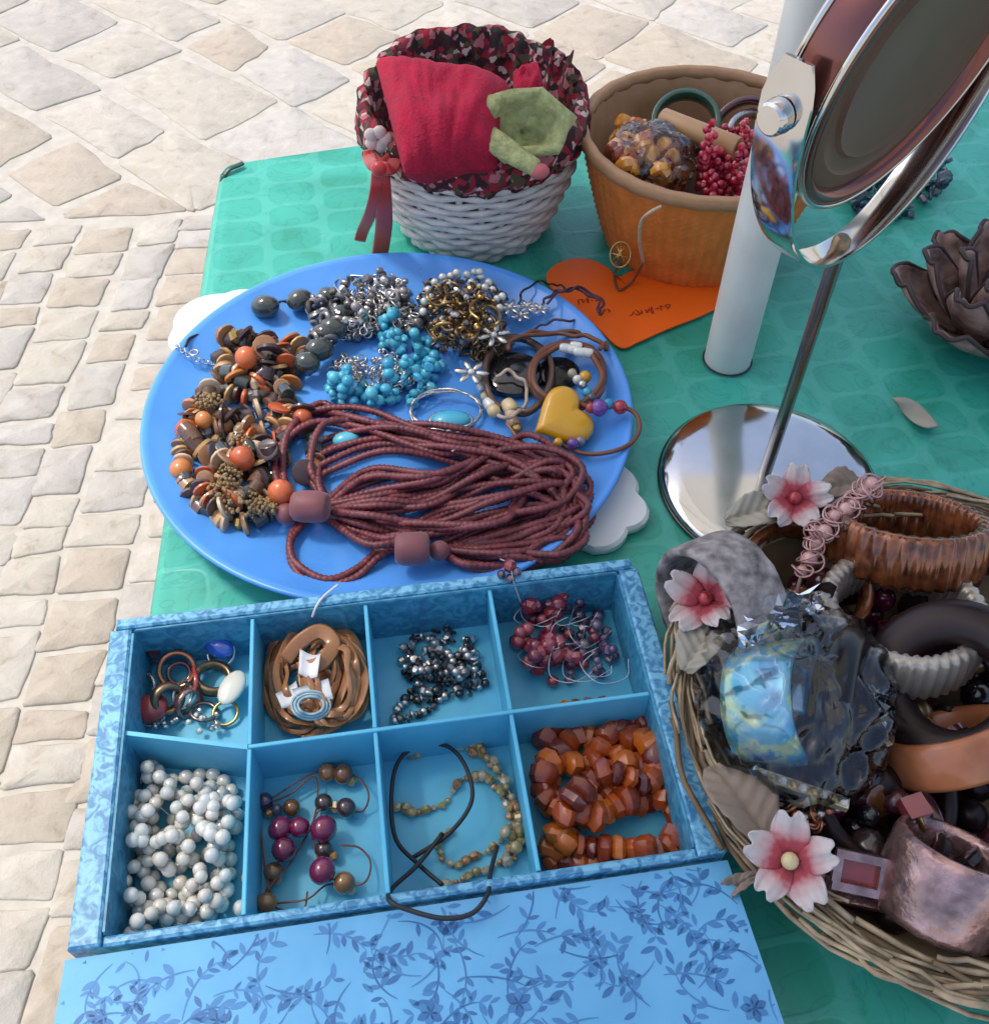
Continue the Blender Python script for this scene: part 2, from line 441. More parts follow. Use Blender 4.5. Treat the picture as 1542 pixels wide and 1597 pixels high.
    M['silver'] = pm('tarnished_silver', (.55, .53, .51, 1), .28, .9, var=.35, vs=300)
    M['dsilver'] = pm('blackened_silver', (.20, .19, .19, 1), .3, .85, var=.4, vs=300)
    M['gold'] = pm('old_gold', (.55, .36, .13, 1), .3, .9, var=.3, vs=200)
    M['bronze'] = pm('antique_bronze', (.28, .19, .11, 1), .35, .85, var=.45, vs=250)
    M['copper'] = pm('copper_wire', (.50, .20, .11, 1), .3, .8, var=.3, vs=200)
    # beads
    M['pearl'] = pm('pearl', (.6, .6, .55, 1), .2, .10, var=.08, vs=1.5, coat=1, cols=[(.66, .66, .59, 1), (.64, .61, .54, 1), (.59, .63, .59, 1), (.69, .69, .64, 1)], rvar=.04)
    M['amber'] = pm('amber_resin', (.5, .12, .02, 1), .22, var=.35, vs=1.2, coat=.5, sss=.25, cols=[(.36, .065, .010, 1), (.26, .04, .010, 1), (.50, .13, .012, 1), (.15, .022, .010, 1), (.42, .085, .014, 1)], rvar=.05)
    M['honey'] = pm('honey_amber', (.62, .26, .03, 1), .15, var=.3, vs=1.5, coat=.8, sss=.3)
    M['turq'] = pm('turquoise_stone', (.04, .38, .55, 1), .32, var=.25, vs=1.5, coat=.2, cols=[(.05, .40, .58, 1), (.03, .32, .50, 1), (.09, .48, .62, 1), (.05, .36, .48, 1)])
    M['maroon'] = pm('maroon_wooden_beads', (.16, .034, .040, 1), .45, var=1.2, vs=160, bump=.2, bs=500)
    M['maroon_bead'] = pm('matt_maroon_wood', (.20, .06, .065, 1), .55, var=.15, vs=50, sheen=.2)
    M['wood_dark'] = pm('dark_wood', (.09, .045, .03, 1), .35, var=.4, vs=2, coat=.4, cols=[(.10, .05, .03, 1), (.06, .035, .03, 1), (.14, .07, .04, 1), (.05, .03, .035, 1)])
    M['wood_tan'] = pm('tan_wood', (.40, .24, .12, 1), .4, var=.3, vs=2, coat=.3, cols=[(.40, .24, .12, 1), (.50, .30, .12, 1), (.30, .15, .07, 1), (.55, .40, .26, 1)])
    M['wood_orange'] = pm('orange_wood', (.55, .12, .03, 1), .35, var=.25, vs=2, coat=.4, cols=[(.60, .13, .035, 1), (.50, .10, .03, 1), (.56, .20, .05, 1)])
    M['olive'] = pm('dark_olive_glaze', (.035, .045, .04, 1), .15, var=.4, vs=2, coat=.8)
    M['grey_bead'] = pm('grey_beads', (.20, .19, .20, 1), .25, .3, var=.4, vs=2, cols=[(.22, .21, .21, 1), (.12, .12, .14, 1), (.32, .30, .29, 1), (.16, .15, .18, 1)])
    M['garnet'] = pm('garnet_glass', (.14, .006, .04, 1), .12, var=.3, vs=1.5, coat=1, cols=[(.16, .008, .05, 1), (.11, .005, .03, 1), (.2, .015, .06, 1)])
    M['brownbead'] = pm('brown_glass', (.14, .06, .02, 1), .15, var=.4, vs=1.5, coat=1, cols=[(.15, .06, .015, 1), (.05, .03, .03, 1), (.24, .11, .03, 1)])
    M['redglass'] = pm('red_glass', (.3, .03, .05, 1), .08, var=.2, vs=1.5, trans=.35, coat=1, cols=[(.38, .035, .06, 1), (.26, .03, .06, 1), (.45, .08, .10, 1)])
    M['violet'] = pm('violet_glass', (.12, .07, .15, 1), .1, var=.3, vs=1.5, trans=.3, coat=1, cols=[(.13, .07, .15, 1), (.20, .15, .22, 1), (.06, .04, .09, 1), (.28, .26, .30, 1)])
    M['crystal'] = pm('yellow_crystal', (.55, .42, .14, 1), .1, var=.25, vs=1.5, trans=.4, coat=1, cols=[(.55, .42, .15, 1), (.42, .34, .12, 1), (.60, .52, .34, 1), (.50, .24, .06, 1)])
    M['onyx'] = pm('black_onyx', (.012, .012, .014, 1), .12, var=.3, vs=2, coat=.8)
    M['seed'] = pm('gold_seed_beads', (.34, .23, .11, 1), .3, .4, var=.5, vs=400)
    M['raspberry'] = pm('raspberry_beads', (.42, .015, .045, 1), .2, var=.3, vs=2, coat=.7, cols=[(.45, .015, .05, 1), (.34, .01, .035, 1), (.52, .03, .06, 1)])
    M['pinkpearl'] = pm('pink_pearl', (.66, .36, .32, 1), .18, var=.1, vs=2, coat=.8, rvar=.04)
    M['pinkwire'] = pm('pink_wire', (.62, .36, .33, 1), .3, .5, var=.2, vs=200)
    M['ivory'] = pm('ivory_bead', (.62, .48, .25, 1), .3, var=.15, vs=2, coat=.4)
    M['heart'] = pm('yellow_resin', (.66, .33, .006, 1), .25, var=.14, vs=60, coat=.6, sss=.15)
    M['purple'] = pm('purple_bead', (.16, .05, .28, 1), .2, coat=.6, vs=2)
    M['redbead'] = pm('red_bead', (.36, .02, .03, 1), .2, coat=.6, vs=2)
    M['cabred'] = pm('red_enamel', (.35, .04, .03, 1), .15, var=.4, vs=150, coat=1)
    M['blueglass'] = pm('cobalt_glass', (.015, .11, .55, 1), .08, var=.3, vs=100, coat=1, trans=.2)
    M['shellwhite'] = pm('white_shell', (.66, .66, .58, 1), .25, var=.06, coat=.6)
    # cords, leather, cloth
    M['blackcord'] = pm('black_cord', (.014, .016, .018, 1), .5)
    M['browncord'] = pm('brown_leather_cord', (.17, .065, .035, 1), .45, var=.3, vs=80)
    M['purplecord'] = pm('plum_cord', (.06, .025, .05, 1), .45)
    M['tancord'] = pm('tan_leather', (.36, .16, .065, 1), .28, var=.35, vs=60, bump=.2, bs=300, coat=.25)
    M['string'] = pm('pale_string', (.48, .38, .28, 1), .8)
    M['clearwire'] = pm('nylon_thread', (.55, .58, .60, 1), .15, var=.1, coat=.5)
    M['whitecord'] = pm('white_cord', (.66, .68, .70, 1), .6)
    M['redcloth'] = pm('crimson_cotton', (.42, .006, .040, 1), .9, var=.5, vs=90, bump=.8, bs=420, bd=.002)
    M['greencloth'] = pm('sage_cotton', (.40, .42, .19, 1), .85, var=.8, vs=130, bump=.8, bs=380, bd=.002)
    M['ribbon'] = pm('red_satin', (.42, .025, .025, 1), .35, var=.25, vs=60, sheen=.3)
    M['leaf'] = pm('taupe_felt_leaf', (.27, .205, .155, 1), .8, var=.25, vs=60, bump=.3, bs=200)
    M['leafpale'] = pm('pale_felt_leaf', (.36, .33, .26, 1), .8, var=.25, vs=60, bump=.3, bs=200)
    M['greyfelt'] = pm('grey_speckled_felt', (.24, .215, .21, 1), .75, var=1.8, vs=120, bump=.5, bs=160, bd=.002)
    M['choc'] = pm('chocolate_resin', (.018, .009, .009, 1), .34, var=.8, vs=40, spec=.3)
    M['smoke'] = pm('smoky_black_resin', (.010, .010, .011, 1), .2, var=.8, vs=60, spec=.4)
    M['tanwood'] = pm('orange_wood_band', (.44, .15, .06, 1), .35, var=.9, vs=40, coat=.4)
    M['redamber'] = pm('copper_amber_glaze', (.22, .065, .022, 1), .2, .35, var=1.8, vs=110, coat=.7)
    M['ribsilver'] = pm('woven_silver_straw', (.50, .44, .36, 1), .32, .5, var=.3, vs=120)
    M['pinkmetal'] = pm('rose_metal', (.40, .25, .235, 1), .26, .8, var=1.3, vs=90, bump=.5, bs=160, bd=.0015)
    M['cream_enamel'] = pm('cream_gold_bar', (.62, .55, .36, 1), .25, .5, var=.2, vs=90)
    M['brownleaf'] = pm('brown_dried_pod', (.27, .165, .135, 1), .6, var=1.4, vs=70, bump=.6, bs=120, bd=.003)
    M['darkedge'] = pm('dark_pod_edge', (.05, .03, .03, 1), .6)
    M['bamboo'] = pm('bamboo_tube', (.46, .26, .11, 1), .4, var=.2, vs=40, coat=.2)
    M['greenres'] = pm('bottle_green_resin', (.02, .09, .06, 1), .15, coat=.7)
    M['plum'] = pm('plum_resin', (.08, .02, .03, 1), .15, coat=.8)
    M['wood_table'] = pm('grey_table_board', (.35, .33, .30, 1), .6)
    M['blueglaze'] = pm('petrol_blue_shells', (.02, .06, .09, 1), .25, var=.6, vs=200, coat=.6)
build_materials()

# shared bead meshes (unit size, axis along z)
def lathe_mesh(name, prof, mat, n=12, smooth=True, fn=None):
    b = MB(); b.lathe(prof, n, fn=fn); return b.mesh(name, mat, smooth=smooth)
SPH = [(math.sin(math.pi*i/8), -math.cos(math.pi*i/8)) for i in range(9)]
DISC = [(0, -.28), (.86, -.28), (1, -.18), (1, .18), (.86, .28), (0, .28)]
BARREL = [(0, -1), (.72, -1), (.88, -.88), (1, -.45), (1, .45), (.88, .88), (.72, 1), (0, 1)]
CYL = [(0, -1), (.9, -1), (1, -.9), (1, .9), (.9, 1), (0, 1)]
OLIVE = [(math.sin(math.pi*i/8), -1.35*math.cos(math.pi*i/8)) for i in range(9)]
FACET = [(0, -1), (.55, -.9), (1, -.3), (1, .3), (.55, .9), (0, 1)]
RINGLET = [(.62+.3*math.cos(2*math.pi*i/6), .3*math.sin(2*math.pi*i/6)) for i in range(7)]
_mc = {}
def bm_(shape, mat):
    k = (shape, mat)
    if k not in _mc:
        prof = dict(sphere=SPH, disc=DISC, barrel=BARREL, cyl=CYL, olive=OLIVE, facet=FACET, ringlet=RINGLET)[shape.rstrip('0123456789')]
        if shape == 'facet': _mc[k] = lathe_mesh('faceted_bead', prof, M[mat], 6, False)
        else: _mc[k] = lathe_mesh(shape+'_bead', prof, M[mat], 12, 'auto' if shape in ('disc', 'cyl', 'barrel') else True)
    return _mc[k]
def chunk_mesh(seed, mat):
    """an irregular tumbled chip, wider than long, axis along z"""
    k = ('chunk', seed, mat)
    if k in _mc: return _mc[k]
    rr = random.Random(seed); b = MB(); n = rr.choice((8, 9, 10))
    hz = rr.uniform(.42, .8)
    prof = [(0, -hz), (.72, -hz*.95), (1, -hz*.5), (1.03, hz*.45), (.75, hz*.95), (0, hz)]
    jj = [[rr.uniform(.88, 1.10) for _ in range(n)] for _ in prof]; rot = rr.uniform(0, 1)
    def fn(a, i, r, z):
        j = int(round(a/(2*math.pi)*n)) % n
        return r*jj[i][j], z*(1+.16*(jj[2][j]-1)*3)
    b.lathe(prof, n, fn=fn)
    _mc[k] = b.mesh('resin_chip', M[mat], smooth='auto')
    return _mc[k]

def cord_path(pile_pts, sub=6): return spline(pile_pts, sub)
def bead_string(parent, path, step, choose, pile=None, top=None, cordmat=None, cord_r=.0005, jit=0.0, rs=rnd, skip=2, k=.86):
    """threads beads along a world path; choose(i) -> (mesh, name, scale tuple, radius)"""
    P = resample(path, step); pos = []
    for i, p in enumerate(P):
        me, nm, sc, r = choose(i)
        x, y = p.x+rs.uniform(-jit, jit), p.y+rs.uniform(-jit, jit)
        q = pile.drop(x, y, r, skip=skip, k=k, top=top) if pile else V(x, y, p.z)
        pos.append((q, me, nm, sc))
    for i, (q, me, nm, sc) in enumerate(pos):
        a = pos[max(0, i-1)][0]; b = pos[min(len(pos)-1, i+1)][0]
        ax = (b-a) if (b-a).length > 1e-6 else V(1, 0, 0)
        if me: inst(nm, me, parent, q, sc, ax, rs.uniform(0, 6.28))
    if cordmat and len(pos) > 2:
        b = MB(); b.tube([p[0] for p in pos], cord_r, 5); b.build('cord', M[cordmat], parent)
    return [p[0] for p in pos]
def ring_mesh(mb, c, rad, minor, nrm=V(0, 0, 1), n=28, m=8, squash=(1, 1), wide=None, spin=0.0, bumpf=None, mi=0):
    """bangle: minor radius across, wide = half width along the axis"""
    q = Vector(nrm).normalized().to_track_quat('Z', 'Y').to_matrix()
    w = wide if wide else minor
    sp_ = Matrix.Rotation(spin, 3, 'Z')
    vs = []
    for i in range(n):
        a = 2*math.pi*i/n
        for j in range(m):
            t = 2*math.pi*j/m
            ct, st = math.cos(t), math.sin(t)
            if wide:   # rounded rectangle section
                ct = math.copysign(abs(ct)**.6, ct); st = math.copysign(abs(st)**.45, st)
            k = bumpf(a, t) if bumpf else 0
            r = rad + minor*ct + k
            p = sp_ @ V(r*math.cos(a)*squash[0], r*math.sin(a)*squash[1], w*st)
            vs.append(q @ p + Vector(c))
    fs = [(i*m+j, ((i+1) % n)*m+j, ((i+1) % n)*m+(j+1) % m, i*m+(j+1) % m) for i in range(n) for j in range(m)]
    mb.add(vs, fs, mi)
def link_heap(mb, spots, count, rs, rad=(.0025, .0045), minor=.0007, floor=.013, n=10, m=5):
    """tangle of small links: spots = (px,py,rx,ry,height)"""
    for _ in range(count):
        x, y, rx, ry, hh = rs.choice(spots)
        a = rs.uniform(0, 6.28); d = math.sqrt(rs.random())
        h = floor + .002 + rs.random()*hh*(1-d*d)
        c = at(x+rx*d*math.cos(a), y+ry*d*math.sin(a), h)
        nz = V(rs.gauss(0, 1), rs.gauss(0, 1), rs.gauss(0, .8)).normalized()
        ring_mesh(mb, c, rs.uniform(*rad), minor, nz, n, m, (1, rs.uniform(.6, 1)))

# ------------------------------------------------------------------ the setting: ground and paving
g = MB(); g.grid(41, 41, lambda u, v: V((u-.5)*2*900*abs(u-.5)**1.5*2+0, (v-.5)*2*900*abs(v-.5)**1.5*2, 0))
ground = g.build('ground', M['mortar'], loc=V(0, 0, 0)); setp(ground, kind='structure')
def stone(poly, top):
    n = len(poly)
    c = V(sum(p[0] for p in poly)/n, sum(p[1] for p in poly)/n, 0)
    b = MB()
    # round the corners
    pts = []; big = max((V(*poly[0], 0)-V(*poly[2], 0)).length, .05)
    for i in range(n):
        p0, p1, p2 = V(*poly[i-1], 0), V(*poly[i], 0), V(*poly[(i+1) % n], 0)
        for k in (.14, .05):
            pts.append(p1.lerp(p0, k*rnd.uniform(.7, 1.3)))
        pts.append(p1.lerp(p2, .05*rnd.uniform(.6, 1.3))); pts.append(p1.lerp(p2, .14*rnd.uniform(.7, 1.3)))
        for k in (.35, .62): pts.append(p1.lerp(p2, k)+V(rnd.uniform(-1, 1), rnd.uniform(-1, 1), 0)*.022*big)
    lo = [V(p.x, p.y, -.004) for p in pts]; md = [V(p.x, p.y, top*.45) for p in pts]
    k = .0035
    hi = [V(p.x, p.y, top+rnd.uniform(-.0015, .0015)) - (p-c).normalized()*k for p in pts]
    N = len(pts); vs = lo+md+hi+[V(c.x, c.y, top+rnd.uniform(.0, .003))]
    fs = []
    for q in range(2):
        for i in range(N):
            j = (i+1) % N; fs.append((q*N+i, q*N+j, (q+1)*N+j, (q+1)*N+i))
    for i in range(N): fs.append((2*N+i, 2*N+(i+1) % N, 3*N))
    b.add(vs, fs); b.build('paving_stone', M['stone'], ground, loc=V(c.x, c.y, 0))
YB = lambda x: 1.80 + .12*(x+1.0)      # where the small setts end and the large flags begin
x = -1.36
while x < -.26:
    w = rnd.uniform(.086, .112)
    y = .12 + rnd.uniform(-.05, .05)
    while y < YB(x)-.05:
        l = rnd.uniform(.055, .125)
        j = lambda: rnd.uniform(-.007, .007)
        sk = -.015*(y-.8)+.012*math.sin(y*5+x*9)
        x0, x1 = x+sk+.004, x+w+sk-.004
        if y+l > YB(x)-.01: l = max(.06, YB(x)-.012-y)
        stone([(x0+j(), y+.004+j()), (x1+j(), y+.004+j()+.01), (x1+j(), y+l-.004+j()+.01), (x0+j(), y+l-.004+j())], rnd.uniform(.002, .0045))
        y += l
    x += w
ca, sa = math.cos(R(-40)), math.sin(R(-40))
def rot(u, v): return (-.6+u*ca-v*sa, 2.5+u*sa+v*ca)
v = -2.2
while v < 2.0:
    hgt = rnd.uniform(.19, .28); u = -2.4+rnd.uniform(0, .2)
    while u < 2.6:
        w = rnd.uniform(.22, .40)
        gp = .012; j = lambda: rnd.uniform(-.022, .022)
        poly = [rot(u+gp+j(), v+gp+j()), rot(u+w-gp+j(), v+gp+j()), rot(u+w-gp+j(), v+hgt-gp+j()), rot(u+gp+j(), v+hgt-gp+j())]
        cxm = sum(p[0] for p in poly)/4; cym = sum(p[1] for p in poly)/4
        if -1.75 < cxm < 1.5 and cym < 3.4:
            if all(p[1] > YB(p[0])+.005 for p in poly): stone(poly, rnd.uniform(.002, .004))
            else:   # trim the flag along the border with the setts
                q = []
                for i in range(4):
                    a, b = poly[i], poly[(i+1) % 4]
                    fa, fb = a[1]-YB(a[0])-.012, b[1]-YB(b[0])-.012
                    if fa >= 0: q.append(a)
                    if (fa >= 0) != (fb >= 0):
                        t = fa/(fa-fb); q.append((a[0]+(b[0]-a[0])*t, a[1]+(b[1]-a[1])*t))
                if len(q) >= 3 and max(p[1] for p in q)-min(p[1] for p in q) > .05: stone(q, rnd.uniform(.002, .004))
        u += w
    v += hgt

# ------------------------------------------------------------------ table, cloth, clip
T0 = at(362, 262, 0)                     # far left corner of the table
tx = (at(905, 182, 0)-T0).normalized(); tx.z = 0; tx.normalize()
ty = (at(268, 945, 0)-at(365, 268, 0)); ty.z = 0; ty.normalize()   # along the left edge, towards the camera
TW, TD = 1.25, .86
def TB(u, v, z): return T0 + tx*u + ty*v + V(0, 0, z)
tab = thing('folding_table', V(T0.x+TW/2, T0.y-TD/2, 0), 'folding table hidden under the turquoise oilcloth', 'table')
b = MB(); b.hexa([TB(.006, TD-.006, -.03), TB(TW-.006, TD-.006, -.03), TB(TW-.006, .006, -.03), TB(.006, .006, -.03)], [TB(.006, TD-.006, -.004), TB(TW-.006, TD-.006, -.004), TB(TW-.006, .006, -.004), TB(.006, .006, -.004)])
b.build('table_top', M['wood_table'], tab, smooth=False)
for (u, v) in ((.08, .08), (TW-.08, .08), (.08, TD-.08), (TW-.08, TD-.08)):
    b = MB(); p = TB(u, v, 0); b.tube([V(p.x, p.y, 0.001), V(p.x, p.y, TZ-.03)], .016, 10); b.build('leg', M['steel'], tab, smooth='auto')
b = MB()
def cloth(u, v):
    # u,v over the unfolded sheet; hanging part bends down past the edges
    D = .20
    a = -D + u*(TW+2*D); c = -D + v*(TD+2*D)
    ax, cx_ = min(max(a, 0), TW), min(max(c, 0), TD)
    oa, oc = a-ax, c-cx_
    drop = math.hypot(oa, oc)
    out = min(drop, .012) + .02*min(1, drop/.2)*(1+math.sin(a*31)*math.sin(c*27+1))
    d = V(oa, oc, 0)
    dv = d.normalized() if drop > 1e-6 else V(0, 0, 0)
    z = -max(0, drop-.006) if drop > 0 else 0.0
    z += (.0011*noise.noise(V(a*7, c*7, 1))+.0009*abs(noise.noise(V(a*3.1, c*4.3, 6)))) if drop == 0 else 0
    return TB(ax+dv.x*out, cx_+dv.y*out, z)
def us(L, D, n):  # grid lines concentrated at the folds
    s = set()
    for i in range(7): s.add(-D+D*i/6*.97)
    for e in (-.012, -.006, -.002, 0.0, .004, L, L-.004, L+.002, L+.006, L+.012): s.add(e)
    for i in range(n+1): s.add(L*i/n)
    for i in range(7): s.add(L+D*(i/6*.97+.03))
    return sorted(s)
ua = us(TW, .2, 50); va_ = us(TD, .2, 36)
vs = [cloth((a+.2)/(TW+.4), (c+.2)/(TD+.4)) for a in ua for c in va_]
nv = len(va_)
b.add(vs, [(i*nv+j, i*nv+j+1, (i+1)*nv+j+1, (i+1)*nv+j) for i in range(len(ua)-1) for j in range(nv-1)])
cl = b.build('tablecloth', M['cloth']); setp(cl, 'turquoise green oilcloth with rounded cell print covering the table', 'tablecloth')
c0 = TB(.004, .010, 0)
clipo = thing('tablecloth_clip', c0, 'small dark clip gripping the far corner of the turquoise cloth', 'clip')
b = MB()
for zz in (.004, -.037):
    b = MB(); b.tube(spline([TB(-.007, .012, zz*.6-.002), TB(-.001, .008, zz), TB(.006, .004, zz*.98), TB(.011, .001, zz)], 5), .0032, 8, flat=(.45, V(0, 0, 1)))
    b.build('jaw', M['clip'], clipo)
b = MB(); b.tube(spline([TB(-.006, .012, .001), TB(-.011, .016, -.016), TB(-.006, .012, -.034)], 6), .0032, 8); b.build('spring_bow', M['clip'], clipo)

# ------------------------------------------------------------------ parasol
PB = at(1133, 563, 0)
par = thing('parasol', V(PB.x, PB.y, 0), 'white parasol whose smooth white pole rises through the table', 'parasol')
b = MB(); b.lathe([(.0, .0), (.0178, .0), (.0178, 2.42), (.0, 2.42)], 32, Matrix.Translation(V(PB.x, PB.y, 0))); b.build('pole', M['pole'], par, smooth='auto')
b = MB(); b.lathe([(0, 0), (.21, 0), (.22, .01), (.22, .05), (.2, .06), (.04, .07), (.04, .2), (.0, .2)], 32, Matrix.Translation(V(PB.x, PB.y, .001))); b.build('foot', M['steel'], par, smooth='auto')
b = MB(); b.lathe([(.0179, TZ+.0016), (.0192, TZ+.0016), (.0192, TZ+.0024), (.0179, TZ+.0024)], 40, Matrix.Translation(V(PB.x, PB.y, 0))); b.build('pole_gap_shadow', M['onyx'], par, smooth='auto')  # thin black ring painted in as the shadowed gap around the pole
CR, CE, CA = .95, 1.98, 2.36
NP = 8; off = R(12)
for i in range(NP):
    a0, a1 = off+2*math.pi*i/NP, off+2*math.pi*(i+1)/NP
    b = MB()
    def pan(u, v, a0=a0, a1=a1):
        r = .03+(CR-.03)*v
        p0 = V(r*math.cos(a0), r*math.sin(a0), 0); p1 = V(r*math.cos(a1), r*math.sin(a1), 0)
        p = p0.lerp(p1, u); sag = .035*math.sin(math.pi*u)*v
        return V(PB.x+p.x*(1-.04*math.sin(math.pi*u)*v), PB.y+p.y*(1-.04*math.sin(math.pi*u)*v), CA+(CE-CA)*v-sag)
    b.grid(9, 7, pan); b.build('canopy_panel', M['canvas'], par)
    b = MB(); b.tube([V(PB.x+.02*math.cos(a0), PB.y+.02*math.sin(a0), CA-.012), V(PB.x+CR*math.cos(a0), PB.y+CR*math.sin(a0), CE-.012)], .006, 6); b.build('rib', M['steel'], par)

# ------------------------------------------------------------------ white tray under the plate, blue plate
PC = V(-.0748, .4944, TZ); PR = .170
circ = [(V(0, 0, 0), .125)]
for (a, c, r) in ((948, 752, .0215), (975, 790, .0165), (930, 812, .0215), (925, 780, .03), (860, 740, .05), (330, 492, .031), (372, 478, .026), (305, 520, .022), (380, 540, .05), (470, 590, .06), (760, 700, .06)):
    p = at(a, c, .012)-PC; circ.append((V(p.x, p.y, 0), r))
outl = []
for i in range(220):
    a = 2*math.pi*i/220; d = V(math.cos(a), math.sin(a), 0); best = 0
    for (c, r) in circ:
        bq = d.dot(c); q = bq*bq - c.dot(c) + r*r
        if q > 0: best = max(best, bq+math.sqrt(q))
    outl.append((d.x*best, d.y*best))
b = MB(); b.prism(outl, .001, .010, Matrix.Translation(PC), bev=.0022)
o = b.build('serving_tray', M['white_plastic'], smooth='auto'); setp(o, 'white plastic tray with cloud-shaped handles peeking out under the blue plate', 'tray')
b = MB(); b.lathe([(0, .0106), (.118, .0106), (.126, .0120), (.150, .0165), (.1640, .0245), (.1660, .0258), (.1712, .0262), (.1720, .0272), (.1714, .0288), (.1695, .0292), (.1660, .0276), (.1648, .0268), (.1500, .0195), (.1360, .0150), (.120, .0138), (0, .0138)], 96, Matrix.Translation(PC))
o = b.build('plate', M['plate']); setp(o, 'large round blue plastic plate heaped with necklaces', 'plate')
PF = .0142                                # plate floor height above the table

# ------------------------------------------------------------------ blue box with eight compartments
B0 = at(182, 965, .0467); B0.z = TZ
bu = V(math.cos(R(8.7)), math.sin(R(8.7)), 0); bv = V(bu.y, -bu.x, 0)
BW, BD, BH = .2985, .178, .0467
def BX(u, v, h): return B0 + bu*u + bv*v + V(0, 0, h)
jb = thing('jewellery_box', BX(BW/2, BD/2, 0), 'blue paper covered box open with eight compartments of jewellery', 'box')
def slab(name, u0, v0, u1, v1, h0, h1, mat, parent=jb, bev=.0012, skew=(0, 0, 0, 0)):
    b = MB(); q = [(u0+skew[0], v1), (u1+skew[1], v1), (u1+skew[2], v0), (u0+skew[3], v0)]
    k = bev
    qi = [(u0+k+skew[0], v1-k), (u1-k+skew[1], v1-k), (u1-k+skew[2], v0+k), (u0+k+skew[3], v0+k)]
    b.hexa([BX(*p, h0) for p in q], [BX(*p, h1-k) for p in q])
    n0 = len(b.v); b.v += [BX(*p, h1) for p in qi]; b.f.pop(1); b.m.pop(1)
    b.f += [[n0, n0+1, n0+2, n0+3]] + [[4+i, 4+(i+1) % 4, n0+(i+1) % 4, n0+i] for i in range(4)]; b.m += [0]*5
    return b.build(name, mat, parent, smooth=False)
wt = .0085
slab('floor', .002, .002, BW-.002, BD-.002, .001, .005, M['in_paper'])
slab('back_wall', 0, 0, BW, wt*.8, .0005, BH, M['rim_paper'])
slab('front_wall', wt, BD-wt*.55, BW-wt, BD, .0006, BH-.003, M['rim_paper'])
slab('side_wall', -.003, wt*.8+.0002, wt, BD, .0005, BH-.0006, M['rim_paper'], skew=(-.003, 0, 0, 0))
slab('side_wall', BW-wt, wt*.8+.0002, BW+.003, BD, .0005, BH-.0006, M['rim_paper'], skew=(0, .002, 0, 0))
# inner lining boards
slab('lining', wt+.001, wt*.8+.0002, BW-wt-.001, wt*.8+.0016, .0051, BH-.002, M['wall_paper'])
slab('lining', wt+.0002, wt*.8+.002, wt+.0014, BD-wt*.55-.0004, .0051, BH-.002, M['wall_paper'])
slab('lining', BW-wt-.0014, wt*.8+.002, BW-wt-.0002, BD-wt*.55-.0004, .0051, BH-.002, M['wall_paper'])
vd = .088; v0, v1 = wt*.8+.0018, BD-wt*.55-.0004; DH = BH-.0035
for k, u in enumerate((.0755, .140, .2125)):
    slab('divider', u-.0011, v0, u+.0011, vd-.0012, .0051, DH, M['in_paper'], bev=.0004, skew=(-.001*(k == 0), -.001*(k == 0), 0, 0))
    slab('divider', u-.0011-.001*(k == 0), vd+.0012, u+.0011-.001*(k == 0), v1, .0051, DH-.0002, M['in_paper'], bev=.0004, skew=(-.002*(k == 0), -.002*(k == 0), 0, 0))
b = MB()
q = [(.0098, .0716), (.0735, .0892), (.0735, .0868), (.0098, .0692)]
b.hexa([BX(*p, .0051) for p in q], [BX(*p, DH-.0005) for p in q]); b.build('divider', M['in_paper'], jb, smooth=False)
slab('divider', .0740, vd-.0011, BW-wt-.0016, vd+.0011, .0051, DH+.0004, M['in_paper'], bev=.0004)
# lid folded towards the viewer
LT = R(9)
def LD(u, w, h): # u across, w along lid away from hinge, h above lid
    return BX(u, BD+.0025+w*math.cos(LT)-h*math.sin(LT), BH-.006+w*math.sin(LT)+h*math.cos(LT))
b = MB(); LW0, LW1, LL = -.008, BW+.006, .178
b.hexa([LD(LW0, LL, -.006), LD(LW1, LL, -.006), LD(LW1, 0, -.006), LD(LW0, 0, -.006)], [LD(LW0, LL, 0), LD(LW1, LL, 0), LD(LW1, 0, 0), LD(LW0, 0, 0)])
lid = b.build('lid', M['lid_paper'], jb, smooth=False)
lr = random.Random(11)
def ribbon2(mb, pts, w, h, mi=0):
    """flat printed stroke on the lid; pts (u,w)"""
    P = spline([V(p[0], p[1], 0) for p in pts], 7); n = len(P); L = []; Rr = []
    for i in range(n):
        t = (P[min(i+1, n-1)]-P[max(i-1, 0)]); t.normalize(); nn = V(-t.y, t.x, 0)
        k = w*(.35+.65*math.sin(math.pi*min(1, max(0, (i+.6)/n))))
        L.append(P[i]+nn*k); Rr.append(P[i]-nn*k)
    ins = lambda p: LW0+.001 < p.x < LW1-.001 and .001 < p.y < LL-.001
    for i in range(n-1):
        if ins(L[i]) and ins(L[i+1]) and ins(Rr[i]) and ins(Rr[i+1]):
            mb.add([LD(p.x, p.y, h) for p in (L[i], Rr[i], Rr[i+1], L[i+1])], [(0, 1, 2, 3)], mi)
def leafp(mb, u, w, a, l, k, h, mi=0):
    P = []
    for i in range(10):
        t = i/9; s_ = math.sin(math.pi*t)**.8*k*l
        P.append((t*l, s_, -s_))
    ca_, sa_ = math.cos(a), math.sin(a)
    f = lambda x, y: (u+x*ca_-y*sa_, w+x*sa_+y*ca_)
    for i in range(9):
        q = [f(P[i][0], P[i][1]), f(P[i][0], P[i][2]), f(P[i+1][0], P[i+1][2]), f(P[i+1][0], P[i+1][1])]
        if all(LW0+.001 < a_ < LW1-.001 and .001 < c_ < LL-.001 for a_, c_ in q): mb.add([LD(a_, c_, h) for a_, c_ in q], [(0, 1, 2, 3)], mi)
b = MB()
